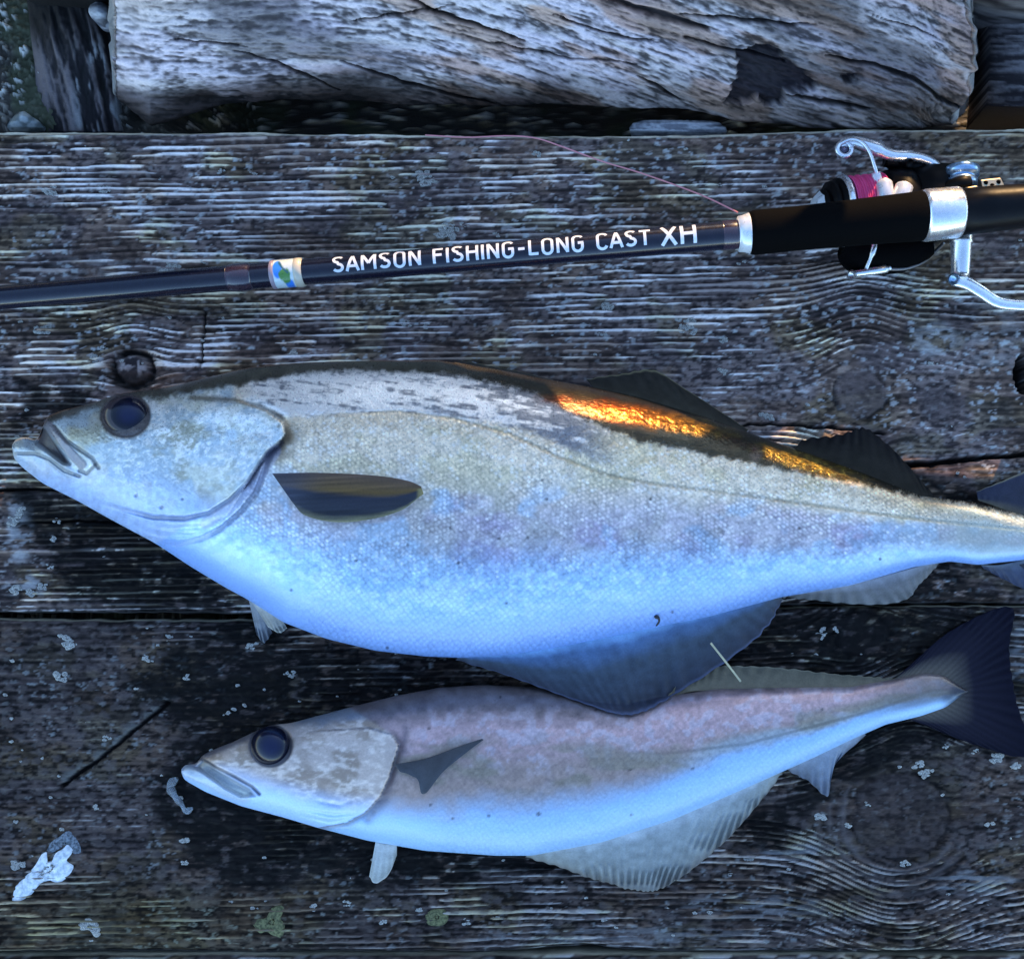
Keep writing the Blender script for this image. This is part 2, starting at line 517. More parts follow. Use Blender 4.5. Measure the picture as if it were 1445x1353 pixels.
    # rounded, chipped long edges
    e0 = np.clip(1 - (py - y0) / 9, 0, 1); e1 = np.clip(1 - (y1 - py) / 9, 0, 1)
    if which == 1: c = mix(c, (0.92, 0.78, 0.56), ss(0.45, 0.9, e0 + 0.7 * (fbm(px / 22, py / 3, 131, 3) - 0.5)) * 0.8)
    h = h - 0.0020 * e0 ** 2 - 0.0045 * e1 ** 2
    return h, c, rgh


deck = empty('deck', (0, 0, -0.02))
tag(deck, 'weathered grey timber deck under the two fish and the rod', kind='structure')
wood = vcol('weathered_wood', 0.85, 0.45, 1500, 0.0004, stretch=(0.25, 1, 1), use_rough=True, spec=0.15)


def plank(which, top, bot, thick=0.042, dense=True):
    """top / bot: edge rows in photo pixels as functions of x"""
    xin = np.arange(-20, 1466, 3.0 if dense else 8.0)
    xo = np.concatenate([np.linspace(-1100, -30, 40), xin, np.linspace(1476, 2550, 40)])
    nr = int((bot(722) - top(722)) / (1.35 if dense else 3))
    v = np.linspace(0, 1, nr)
    PX, Vv = np.meshgrid(xo, v, indexing='ij')
    t, b = top(PX), bot(PX)
    PY = t + (b - t) * Vv
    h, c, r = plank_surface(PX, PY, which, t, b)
    P = W(PX, PY, 0 * PX); P[..., 2] += h
    # sides and underside close the board
    def side(P0, py, s):
        rows = []
        for k, (dz, dy) in enumerate(((-0.004, 0.0006), (-0.012, 0.0012), (-0.03, 0.001), (-thick, 0.0))):
            q = P0.copy(); q[:, 2] = dz + 0.001 * (vn(xo / 30, 0 * xo + k, 5) - .5); q[:, 1] += s * (dy + 0.0016 * (vn(xo / 25, 0 * xo + 3 * k, 15) - 0.3))
            rows.append(q)
        return rows
    far = side(P[:, 0], t, 1); nearr = side(P[:, -1], b, -1)
    A = [q[:, None] for q in far[::-1]] + [P] + [q[:, None] for q in nearr]
    V = np.concatenate(A, 1)
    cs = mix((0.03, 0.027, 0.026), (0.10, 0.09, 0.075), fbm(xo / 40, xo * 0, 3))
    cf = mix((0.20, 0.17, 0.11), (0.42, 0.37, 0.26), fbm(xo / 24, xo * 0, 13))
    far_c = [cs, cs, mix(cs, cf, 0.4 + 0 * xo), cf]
    C = np.concatenate([q[:, None] for q in far_c] + [c] + [cs[:, None]] * 4, 1)
    R = np.concatenate([np.full((len(xo), 4), 0.85), r, np.full((len(xo), 4), 0.85)], 1)
    nv = V.shape[1]
    F = gridf(len(xo), nv, True)
    o = build('plank', V, F[:, ::-1], wood, deck, col=C, attrs={'rough': R})
    return o


edge0 = lambda x: 187 + 4 * ss(250, 700, x) * ss(1250, 900, x) - 5 * ss(900, 1250, x) + 2.0 * (fbm(np.asarray(x) / 22, 0 * np.asarray(x), 3, 3) - 0.5)
edge1 = lambda x: 861 + 2 * np.sin(np.asarray(x) / 300) - 10 * ss(300, 1200, x) + 4 * (fbm(np.asarray(x) / 40, 0 * np.asarray(x), 6, 3) - 0.5)
edge2 = lambda x: 876 + 2 * np.sin(np.asarray(x) / 300) - 17 * ss(300, 1200, x) + 4 * (fbm(np.asarray(x) / 30, 0 * np.asarray(x), 9, 3) - 0.5)
edge3 = lambda x: 1342 + 3 * (fbm(np.asarray(x) / 40, 0 * np.asarray(x), 16, 3) - 0.5) - 8 * np.exp(-((np.asarray(x) - 820) / 70) ** 2)
edge4 = lambda x: 1350 + 0 * np.asarray(x) + 3 * (fbm(np.asarray(x) / 40, 0 * np.asarray(x), 19, 3) - 0.5)
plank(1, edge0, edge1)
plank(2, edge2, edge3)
plank(3, edge4, lambda x: 1830 + 0 * np.asarray(x), dense=False)
# two bearers that carry the planks
bear = plain('bearer_wood', (0.07, 0.06, 0.055), 0.85, bump=0.0005)
for bx in (-0.62, 0.62):
    m = MB()
    y0_, y1_ = -0.50, 0.19
    vs = [(bx + sx * 0.03, y, z) for y in (y0_, y1_) for z in (GZ - 0.02, -0.0425) for sx in (-1, 1)]
    m.add(vs, [(0, 1, 3, 2), (4, 6, 7, 5), (0, 2, 6, 4), (1, 5, 7, 3), (2, 3, 7, 6), (0, 4, 5, 1)])
    m.make('bearer', bear, deck, smooth=False, bevel=0.002)

# ----------------------------------------------------------------- driftwood log behind the deck
lw = vcol('driftwood', 0.8, 0.4, 900, 0.0006, stretch=(0.5, 1, 1), spec=0.3)


def make_log():
    nu = 640
    px = np.concatenate([np.linspace(163, 1398, nu)])
    yb = np.interp(px, [163, 210, 240, 300, 400, 500, 560, 640, 700, 760, 800, 880, 960, 1040, 1100, 1200, 1300, 1398],
                   [150, 180, 172, 152, 140, 143, 150, 150, 153, 148, 145, 150, 153, 167, 174, 181, 182, 176])
    yb = yb + 3 * (fbm(px / 30, 0 * px, 4, 3) - 0.5)
    # profile rows: (row offset measured up from yb in photo px, height)
    key = [(14, -0.085), (12, -0.05), (3, -0.022), (0, -0.008), (16, 0.004), (40, 0.018), (75, 0.030), (115, 0.039), (165, 0.050), (230, 0.072), (320, 0.104), (400, 0.118), (480, 0.08), (500, -0.03), (420, -0.1), (300, -0.112), (140, -0.112), (60, -0.105)]
    prof = smooth_curve(key + [key[0]], 60)
    # denser in the part in view
    front = smooth_curve(key[2:10], 190); back = smooth_curve(key[9:] + key[:3], 50)[1:-1]
    prof = np.vstack([front, back])
    nv = len(prof)
    PX = np.repeat(px[:, None], nv, 1)
    PY = yb[:, None] - prof[None, :, 0]
    Zz = np.repeat(prof[None, :, 1], nu, 0) + 0.006 * (fbm(PX / 300, PY / 200, 14, 2) - 0.5)
    # end faces taper: left one is cut at a slant, right one rounded
    P = W(PX, PY, np.minimum(Zz, 0.16))
    # fibre relief
    sl = 0.10 + 0.22 * ss(200, 800, PX)
    gx = PY - sl * (PX - 700)
    fw = gx + 5 * (fbm(PX / 80, PY / 50, 22, 3) - 0.5)
    f1 = vn(PX / 110, fw / 7, 1); f2 = vn(PX / 34, fw / 3.2, 2); f3 = fbm(PX / 7, fw / 3, 5, 2)
    f4 = fbm(PX / 16, fw / 5, 7, 3)
    fib = 0.15 * f1 + 0.22 * f2 + 0.25 * f3 + 0.38 * f4
    h = 0.0045 * (fib - 0.5) + 0.012 * (fbm(PX / 220, gx / 60, 33, 3) - 0.5)
    lowm = fbm(PX / 150, gx / 45, 37, 3)
    pal = ss(0.30, 0.62, fib) * (0.35 + 0.65 * ss(0.36, 0.56, lowm))
    c = mix((0.085, 0.070, 0.066), (0.80, 0.68, 0.64), pal)
    brown = ss(0.5, 0.64, fbm(PX / 120, gx / 28, 43, 3)) * ss(300, 620, PX)
    c = mix(c, c * np.array((0.75, 0.58, 0.46)), brown * 0.9)
    c = c * (1 - 0.22 * ss(900, 1150, PX))[..., None]
    sk = np.zeros(PX.shape)
    cracks = [([(555, -10), (620, 18), (680, 38), (740, 58)], 3.5), ([(480, 88), (540, 108), (620, 132), (700, 150)], 2.5), ([(500, 30), (560, 22), (640, 8)], 2),
              ([(330, 70), (400, 92), (480, 128)], 2.2), ([(860, -4), (930, 20), (1000, 40)], 6), ([(1165, 78), (1230, 92), (1290, 112), (1345, 138), (1410, 152)], 3.5),
              ([(1110, 132), (1170, 146), (1230, 156)], 3), ([(960, 20), (1050, 28), (1150, 36)], 3), ([(965, 52), (1040, 72), (1110, 92)], 2.4), ([(900, 108), (960, 140)], 2.4),
              ([(700, 60), (800, 84), (900, 90)], 1.6), ([(1230, 20), (1330, 50)], 1.6), ([(240, 55), (350, 66)], 1.6), ([(780, 20), (850, 46), (930, 60)], 2.0)]
    for pts, w in cracks:
        d, sd, tt = seg_dist(PX, PY + 5 * (fbm(PX / 20, PY / 20, 8, 2) - .5), pts)
        k = ss(w * 1.4, w * 0.3, d / (0.35 + 0.65 * np.sin(np.pi * np.clip(tt, 0.02, 0.98))))
        sk = np.maximum(sk, k); h = h - 0.005 * k
    c = mix(c, (0.012, 0.010, 0.010), sk * 0.95)
    # hollow of dark rotten wood
    rot = poly_mask(PX + 16 * (fbm(PX / 16, PY / 10, 51, 3) - 0.5), PY + 14 * (fbm(PX / 16, PY / 10, 53, 3) - 0.5),
                    [(1042, 70), (1090, 66), (1115, 85), (1158, 118), (1150, 130), (1108, 128), (1105, 148), (1078, 146), (1070, 135), (1040, 148), (1020, 140), (1040, 110)], 3)
    rot = np.maximum(rot, poly_mask(PX + 16 * (fbm(PX / 12, PY / 9, 57, 3) - 0.5), PY + 8 * (fbm(PX / 12, PY / 9, 59, 3) - 0.5), [(1190, 108), (1210, 106), (1208, 118), (1192, 117)], 3))
    h = h - 0.007 * rot; c = mix(c, mix((0.006, 0.005, 0.007), (0.030, 0.022, 0.026), f3), rot * 0.98)
    # shade under the log, painted into its lower face
    under_shade = ss(56, 10, (yb[:, None] - PY) + 26 * (fbm(PX / 50, PY / 30, 63, 3) - 0.5)) 
    c = mix(c, c * np.array((0.11, 0.09, 0.08)), under_shade * ss(900, 760, PX) + 0.5 * under_shade * ss(760, 900, PX))
    c = mix(c, c * np.array((1.02, 1.0, 1.06)), ss(0.45, 0.6, fbm(PX / 100, gx / 30, 47, 2)))
    P[..., 0] -= 0.034 * ss(1270, 1398, PX) * fbm(PY / 55, Zz * 20, 71, 3)
    P[..., 1] -= 0.75 * h; P[..., 2] += 0.66 * h
    # left end face leans inwards at the bottom
    lean = np.clip(-(P[..., 2] + 0.0) / 0.05, 0, 1) * ss(230, 163, PX)
    P[..., 0] += 0.020 * lean
    V = P.reshape(-1, 3); F = gridf(nu, nv, True)
    c0 = P[0].mean(0); c1 = P[-1].mean(0)
    # end caps: inset rings
    vs = [V]; n0 = len(V); fs = [F]; cols = [c.reshape(-1, 3)]
    for end, cen, s in ((0, c0, -1), (nu - 1, c1, 1)):
        prev = np.arange(nv) + end * nv
        for k in (0.92, 0.6, 0.25):
            ring = cen + (P[end] - cen) * k
            ring[:, 0] += s * (0.006 * (1 - k) + 0.002) + 0.004 * (fbm(ring[:, 1] * 120, ring[:, 2] * 120, 4, 2) - .5)
            idx = np.arange(nv) + n0; n0 += nv
            vs.append(ring); cols.append(mix((0.16, 0.15, 0.14), (0.36, 0.35, 0.34), fbm(ring[:, 1] * 200, ring[:, 2] * 200, 5, 3)))
            q = np.stack([prev, np.roll(prev, -1), np.roll(idx, -1), idx], -1)
            fs.append(q if s > 0 else q[:, ::-1]); prev = idx
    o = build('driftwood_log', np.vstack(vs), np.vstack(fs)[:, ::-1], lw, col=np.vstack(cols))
    tag(o, 'long silvery driftwood log with slanting cracks and a dark rotten hollow, behind the deck', 'log')
    return o


make_log()


blocker_m = plain('blocker_bark', (0.08, 0.06, 0.045), 0.9, vary=0.4, scale=60, bump=0.004)
rail = empty('sun_blocker', (0, 0.52, GZ))  # unseen timber, added to block the sun except for a slit
tag(rail, 'unseen beam on two posts, added beyond the driftwood log to block the sun', 'rail')
cuts = [(-200, 560, .028), (-20, 560, .022), (140, 560, .020), (300, 560, .025), (610, 560, .024), (650, 560, .031), (762, 560, .031), (795, 570, .047), (850, 590, .0465), (900, 600, .0425), (995, 612, .037), (1008, 615, .026), (1040, 625, .012), (1066, 640, .014), (1078, 645, .033), (1145, 662, .031), (1212, 680, .026), (1235, 690, .016), (1420, 720, .02)]  # lower edge shaped so sun reaches only parts of the fish and rod
ck = np.array([W(*c) for c in cuts]); tk = (0.52 - ck[:, 1]) / SD.y
rx = np.concatenate([np.linspace(-1.3, 0.05, 60), np.linspace(0.054, 0.5, 200), np.linspace(0.51, 1.3, 40)])
rb_ = np.interp(rx, ck[:, 0] + tk * SD.x, ck[:, 2] + tk * SD.z)
rb_ = np.minimum(rb_, 0.03 + 0.30 * ss(-0.27, -0.16, rx) )
rb_ = rb_ + 0.02 * ss(0.5, 0.9, rx) * vn(rx * 7, 0 * rx, 5)
rx0_ = rx
rx = np.unique(np.concatenate([rx, np.linspace(-1.3, 0.05, 130)])); rb_ = np.interp(rx, rx0_, rb_); rad_ = (0.50 - rb_) / 2
ta_ = np.arange(28) * 2 * np.pi / 28
rg = np.stack([rx[:, None] + 0 * ta_, 0.52 + 0.03 * np.cos(ta_)[None] + 0 * rx[:, None], rb_[:, None] + rad_[:, None] * (1 + np.sin(ta_))[None]], -1)
gq = fbm(rg[..., 0] * 9, rg[..., 2] * 90, 61, 4)
rg[..., 1] += 0.020 * (gq - 0.5)
rcol = mix((0.035, 0.028, 0.024), (0.22, 0.19, 0.17), ss(0.35, 0.68, gq))
nR = len(rx) * 28
build('rail', np.concatenate([rg.reshape(-1, 3), rg[0].mean(0)[None], rg[-1].mean(0)[None]]),
      np.vstack([gridf(len(rx), 28, True), [((2 * k) % 28, (2 * k + 1) % 28, (2 * k + 2) % 28, nR) for k in range(14)], [((len(rx) - 1) * 28 + (2 * k + 2) % 28, (len(rx) - 1) * 28 + (2 * k + 1) % 28, (len(rx) - 1) * 28 + 2 * k, nR + 1) for k in range(14)]]),
      lw, rail, col=np.concatenate([rcol.reshape(-1, 3), rcol[0, :1], rcol[-1, :1]]))
for x in (-1.1, 1.1):
    mR = MB(); mR.tube([(x, 0.64, -0.2), (x, 0.64, 0.1), (x + 0.01, 0.64, 0.5)], [0.07, 0.065, 0.06], 20); mR.make('blocker_post', blocker_m, rail)


def slab(name, rows, zc, thick, label, cat, colfun, nu=120, nv=70, along='v', end_z=None):
    """a weathered piece given by left and right outline in photo px; rows = [(py, xl, xr)] from far to near; crowned top"""
    rows = np.array(rows, float)
    t = np.linspace(0, 1, nu)
    py = np.interp(t, np.linspace(0, 1, len(rows)), rows[:, 0]); xl = np.interp(t, np.linspace(0, 1, len(rows)), rows[:, 1]); xr = np.interp(t, np.linspace(0, 1, len(rows)), rows[:, 2])
    v = np.linspace(0, 1, nv)
    PX = xl[:, None] + (xr - xl)[:, None] * v; PY = np.repeat(py[:, None], nv, 1)
    zb = np.interp(t, np.linspace(0, 1, len(zc)), zc)
    crown = np.sqrt(np.clip(1 - (2 * v - 1) ** 2 * 0.96, 0, 1))
    Zt = zb[:, None] + thick * (crown - 1)[None, :] * 0.55
    h, c = colfun(PX, PY)
    P = W(PX, PY, Zt); P[..., 2] += h
    Lw = P[:, ::-1].copy(); Lw = Lw[:, ::4]; Lw[..., 2] = zb[:, None] - thick
    V = np.concatenate([P, Lw], 1)
    C = np.concatenate([c, c[:, ::-1][:, ::4] * 0.7], 1)
    n2 = V.shape[1]
    F = gridf(nu, n2, True)
    a = np.arange(n2); 
    vs = V.reshape(-1, 3); 
    cen0 = V[0].mean(0); cen1 = V[-1].mean(0)
    vs = np.vstack([vs, cen0, cen1]); C = np.vstack([C.reshape(-1, 3), C[0].mean(0), C[-1].mean(0)])
    m = len(vs)
    b = (np.roll(a, -1))
    # end caps as degenerate-free quads: pair of ring vertices and the centre twice is avoided by using two triangles meshes
    q0 = np.stack([a[::2], np.roll(a, -1)[::2], np.roll(a, -2)[::2], np.full(len(a[::2]), m - 2)], -1)
    q1 = np.stack([np.roll(a, -2)[::2], np.roll(a, -1)[::2], a[::2], np.full(len(a[::2]), m - 1)], -1)
    q1[:, :3] += (nu - 1) * n2
    o = build(name, vs, np.vstack([F, q0, q1]), lw, col=C)
    return tag(o, label, cat)


def post_col(PX, PY):
    lean = PX - 0.22 * PY
    f1 = vn(lean / 9, PY / 70, 3); f2 = vn(lean / 4, PY / 30, 4); f3 = fbm(PX / 3, PY / 7, 6, 2)
    f = 0.5 * f1 + 0.3 * f2 + 0.2 * f3
    h = 0.006 * (f - 0.5)
    c = mix((0.012, 0.010, 0.012), (0.17, 0.14, 0.14), ss(0.38, 0.68, f))
    bl = ss(0.42, 0.62, fbm(lean / 22, PY / 40, 9, 3)) * ss(95, 120, PX) * ss(30, 80, PY)
    c = mix(c, (0.34, 0.34, 0.34), bl * ss(0.36, 0.5, f))
    c = mix(c, (0.006, 0.006, 0.006), ss(0.30, 0.20, f))
    top = ss(85, 15, PY + 0.35 * (PX - 100) + 24 * (f - .5))
    c = mix(c, (0.006, 0.005, 0.005), top * 0.95)
    return h, c


slab('driftwood_stump', [(-320, -400, 165), (-120, -60, 165), (0, 38, 166), (60, 46, 163), (120, 52, 168), (186, 62, 176)], [0.13, 0.12, 0.004, 0.002, -0.006, -0.016], 0.035,
     'dark splintered driftwood stump end on between the soil and the pale log', 'driftwood', post_col)


def board_col(PX, PY):
    f1 = vn(PX / 60, PY / 9, 13); f2 = vn(PX / 24, PY / 3.6, 14); f3 = fbm(PX / 5, PY / 3, 16, 2)
    f = 0.45 * f1 + 0.35 * f2 + 0.2 * f3
    return 0.003 * (f - .5), mix((0.06, 0.05, 0.055), (0.40, 0.36, 0.36), ss(0.36, 0.72, f))


slab('timber_offcut', [(-300, 1392, 1900), (-100, 1392, 1900), (0, 1394, 1760), (60, 1396, 1760), (110, 1396, 1760), (150, 1392, 1760)], [0.125, 0.105, -0.008, -0.016, -0.022, -0.035], 0.06,
     'dark grooved timber beyond the right end of the silvery log', 'timber', board_col, nu=150, nv=110)


def chip_col(PX, PY):
    f = 0.6 * vn(PX / 30, PY / 4, 23) + 0.4 * fbm(PX / 5, PY / 3, 26, 2)
    return 0.002 * (f - .5), mix((0.20, 0.20, 0.22), (0.52, 0.52, 0.54), ss(0.3, 0.7, f))


slab('driftwood_splinter', [(170, 905, 1000), (174, 893, 1016), (180, 888, 1024), (186, 889, 1026), (193, 893, 1020)], [-0.012, -0.008, -0.008, -0.010, -0.016], 0.02,
     'pale driftwood splinter lying under the log against the far deck edge', 'driftwood', chip_col, nu=30, nv=60)
slab('driftwood_chunk', [(108, 160, 172), (125, 155, 186), (142, 152, 196), (156, 150, 200), (166, 158, 196)], [-0.02, -0.022, -0.026, -0.032, -0.04], 0.03,
     'small pale layered driftwood chunk between the stump and the log end', 'driftwood', chip_col, nu=40, nv=40)
slab('driftwood_chip', [(3, 130, 146), (8, 126, 152), (18, 125, 155), (26, 129, 154), (31, 135, 150)], [0.012, 0.016, 0.017, 0.015, 0.011], 0.012,
     'pale chip of wood caught on the top of the dark stump', 'wood chip', chip_col, nu=24, nv=24)


def stone_col(PX, PY):
    f = fbm(PX / 12, PY / 9, 33, 3)
    return 0.002 * (f - .5), mix((0.17, 0.20, 0.20), (0.42, 0.47, 0.48), ss(0.35, 0.65, f))


slab('stone', [(158, 27, 36), (164, 19, 44), (172, 12, 56), (180, 8, 64), (186, 8, 66)], [-0.012, -0.008, -0.010, -0.014, -0.02], 0.02,
     'pale blue-grey stone on the soil at the deck edge, left of the stump', 'stone', stone_col, nu=30, nv=40)

# ----------------------------------------------------------------- fish
def fish_skin(name):
    q = NT(name)
    at = q.n('VertexColor', layer_name='Col')
    uv = q.n('Attribute', attribute_name='skin_uv')
    # scales: cells on a slanted lattice
    mp = q.n('Mapping'); mp.inputs['Rotation'].default_value = (0, 0, math.radians(38)); mp.inputs['Scale'].default_value = (0.155, 0.155, 1)
    q.l(uv.outputs['Vector'], mp.inputs[0])
    vo = q.n('TexVoronoi', i_Scale=1.0, i_Randomness=0.42); q.l(mp.outputs[0], vo.inputs['Vector'])
    sc = q.n('Attribute', attribute_name='scales')
    nz = q.n('TexNoise', i_Scale=0.055, i_Detail=6.0, i_Roughness=0.62); q.l(uv.outputs['Vector'], nz.inputs['Vector'])
    n2 = q.n('TexNoise', i_Scale=0.35, i_Detail=4.0, i_Roughness=0.6); q.l(uv.outputs['Vector'], n2.inputs['Vector'])
    edge = q.math('MULTIPLY', vo.outputs['Distance'], sc.outputs['Fac'])
    k = q.math('SUBTRACT', q.math('ADD', q.math('MULTIPLY', n2.outputs[0], 0.55), 0.84), q.math('MULTIPLY', edge, 0.40))
    vm = q.n('VectorMath', operation='SCALE'); q.l(at.outputs[0], vm.inputs[0]); q.l(k, vm.inputs['Scale'])
    q.l(vm.outputs[0], q.b.inputs['Base Color'])
    me = q.n('Attribute', attribute_name='shine')
    q.l(q.math('MULTIPLY', q.math('ADD', q.math('MULTIPLY', n2.outputs[0], 0.35), 0.20), q.math('SUBTRACT', 1.08, q.math('MULTIPLY', me.outputs['Fac'], 0.5))), q.b.inputs['Roughness']); q.l(me.outputs['Fac'], q.b.inputs['Metallic'])
    q.b.inputs['Specular IOR Level'].default_value = 0.5
    q.b.inputs['Coat Weight'].default_value = 0.15
    q.b.inputs['Coat Roughness'].default_value = 0.2
    q.b.inputs['Subsurface Weight'].default_value = 0.0
    q.bump(q.math('SUBTRACT', 1.0, edge), 0.55, 0.0005)
    q.bump(n2.outputs[0], 0.35, 0.0006)
    return q.m


class Fish:
    def __init__(s, top, bot, thick, x0, x1, nu, nv):
        s.tx = np.array(top, float); s.bx = np.array(bot, float); s.th = np.array(thick, float)
        s.x0, s.x1, s.nu, s.nv = x0, x1, nu, nv
        xx = np.linspace(x0, x1, 1600)
        def sm(a):
            y = np.interp(xx, a[:, 0], a[:, 1])
            k = 13; p = np.pad(y, k, mode='edge')
            p = 2 * np.pad(y, k, mode='edge') - p if False else p
            w = np.hanning(2 * k + 1); w /= w.sum()
            z = np.convolve(p, w, 'valid')
            m = np.minimum(np.arange(len(xx)), np.arange(len(xx))[::-1])
            f = np.clip(m / k, 0, 1)
            return y * (1 - f) + z * f
        s.xx, s.yt, s.yb, s.tt = xx, sm(s.tx), sm(s.bx), np.interp(xx, s.th[:, 0], s.th[:, 1])
        w = np.hanning(161); w /= w.sum(); s.tt = np.convolve(np.pad(s.tt, 80, mode='edge'), w, 'valid')

    def T(s, px): return np.interp(px, s.xx, s.tt)
    def top(s, px): return np.interp(px, s.xx, s.yt)
    def bot(s, px): return np.interp(px, s.xx, s.yb)

    def z(s, px, py):
        """height of the upper flank (no fine relief); 0 outside"""
        t, b = s.top(px), s.bot(px)
        v = (py - (t + b) / 2) / np.maximum((b - t) / 2, 1e-3)
        ok = (np.abs(v) <= 1) & (np.asarray(px) >= s.x0) & (np.asarray(px) <= s.x1)
        return np.where(ok, s.prof(px, np.clip(v, -1, 1)), 0.0)

    def prof(s, px, v):
        T = s.T(px)
        a = np.clip(1 - np.abs(v) ** 2.15, 0, 1) ** 0.58
        return T * (0.42 + 0.58 * a)

    def body(s, detail, mat, parent):
        u = np.linspace(0, 1, s.nu)
        # finer steps towards the snout
        px = s.x0 + (s.x1 - s.x0) * (u + 0.035 * np.sin(2 * np.pi * u) * -1 * (u < 2))
        vt = np.sin(np.linspace(-1, 1, s.nv) * np.pi / 2 * 0.96) / math.sin(np.pi / 2 * 0.96)
        t, b = s.top(px), s.bot(px)
        PX = np.repeat(px[:, None], s.nv, 1)
        PY = (t + b)[:, None] / 2 + (b - t)[:, None] / 2 * vt[None]
        Z = s.prof(PX, vt[None] + 0 * PX)
        dh, c, sc, shn = detail(PX, PY, vt[None] + 0 * PX)
        fade = np.clip((1 - np.abs(vt)) * 9, 0, 1)[None] * np.clip((PX - s.x0) / 10, 0, 1)
        P = W(PX, PY, Z + dh * fade)
        # underside: from the belly line round to the back line
        vl = np.linspace(1, -1, 26)[1:-1]
        ql = W(np.repeat(px[:, None], 24, 1), (t + b)[:, None] / 2 + (b - t)[:, None] / 2 * vl[None], (0.42 * s.T(px))[:, None] + 0 * vl[None])
        Tl = s.T(px)[:, None]
        ql[..., 2] = Tl * 0.42 * (1 - np.clip(1 - np.abs(vl) ** 2.4, 0, 1) ** 0.6)[None] + 0.0004
        V = np.concatenate([P, ql], 1)
        n2 = V.shape[1]
        ce = np.concatenate([c, np.repeat(c[:, -1:], 24, 1)], 1)
        sce = np.concatenate([sc, np.zeros((s.nu, 24))], 1)
        she = np.concatenate([shn, np.zeros((s.nu, 24))], 1)
        UV = np.concatenate([np.stack([PX, PY], -1), np.stack([np.repeat(px[:, None], 24, 1), 2000 + ql[..., 1] * 1000], -1)], 1)
        F = gridf(s.nu, n2, True)
        # close both ends with a centre vertex
        vs = V.reshape(-1, 3); m = len(vs)
        vs = np.vstack([vs, V[0].mean(0), V[-1].mean(0)])
        a = np.arange(n2)[::2]; a1 = (a + 1) % n2; a2 = (a + 2) % n2
        q0 = np.stack([a, a1, a2, np.full(len(a), m)], -1)
        e = (s.nu - 1) * n2
        q1 = np.stack([e + a2, e + a1, e + a, np.full(len(a), m + 1)], -1)
        ext = lambda A, k: np.concatenate([A.reshape(-1, k), A[0, :1].reshape(1, k), A[-1, :1].reshape(1, k)], 0)
        return build('body', vs, np.vstack([F, q0, q1])[:, ::-1], mat, parent, col=ext(ce, 3), attrs={'scales': ext(sce[..., None], 1), 'shine': ext(she[..., None], 1)}, uv=ext(UV, 2))


def fin(name, base, outer, zb, zo, mat, parent, colfun, nu=90, nv=28, rays=18, amp=0.0006, thick=0.0006, fray=3.0, over=None, sag=0.0):
    """thin fin: base and outer edge lines in photo px; heights zb along the base and zo along the edge"""
    B = smooth_curve(base, nu); O = smooth_curve(outer, nu)
    u = np.linspace(0, 1, nu); v = np.linspace(0, 1, nv)
    rr = np.sin(2 * np.pi * rays * u + 3 * vn(u * 6, 0 * u, 3))
    O = O + (O - B) / (np.linalg.norm(O - B, axis=1, keepdims=True) + 1e-6) * (fray * (rr * 0.35 + (vn(u * rays * 1.3, 0 * u, 5) - 0.5)))[:, None]
    PX = B[:, None, 0] * (1 - v) + O[:, None, 0] * v; PY = B[:, None, 1] * (1 - v) + O[:, None, 1] * v
    zb = np.interp(u, np.linspace(0, 1, len(zb)), zb); zo = np.interp(u, np.linspace(0, 1, len(zo)), zo)
    Z = zb[:, None] * (1 - v) + zo[:, None] * v + amp * rr[:, None] * (v ** 1.4)[None] * (0.1 + 1.8 * ss(0.42, 0.62, fbm(PX / 40, PY / 26, 407, 2))) - sag * np.sin(np.pi * v)[None]
    Z = np.maximum(Z, 0.0016)
    if over is not None:
        Z = np.maximum(Z, over(PX, PY))
    c = colfun(u[:, None] + 0 * PX, v[None] + 0 * PX, PX, PY, rr[:, None] + 0 * PX)
    P = W(PX, PY, Z + thick * 0.5); Q = W(PX, PY, Z - thick * 0.5)
    V = np.concatenate([P, Q[:, ::-1]], 1); C = np.concatenate([c, c[:, ::-1]], 1)
    n2 = V.shape[1]
    F = gridf(nu, n2, True)
    k = np.arange(nv - 1)
    cap0 = np.stack([k, k + 1, n2 - 2 - k, n2 - 1 - k], -1); e = (nu - 1) * n2
    cap1 = np.stack([e + k + 1, e + k, e + n2 - 1 - k, e + n2 - 2 - k], -1)
    return build(name, V, np.vstack([F, cap0, cap1])[:, ::-1], mat, parent, col=C)


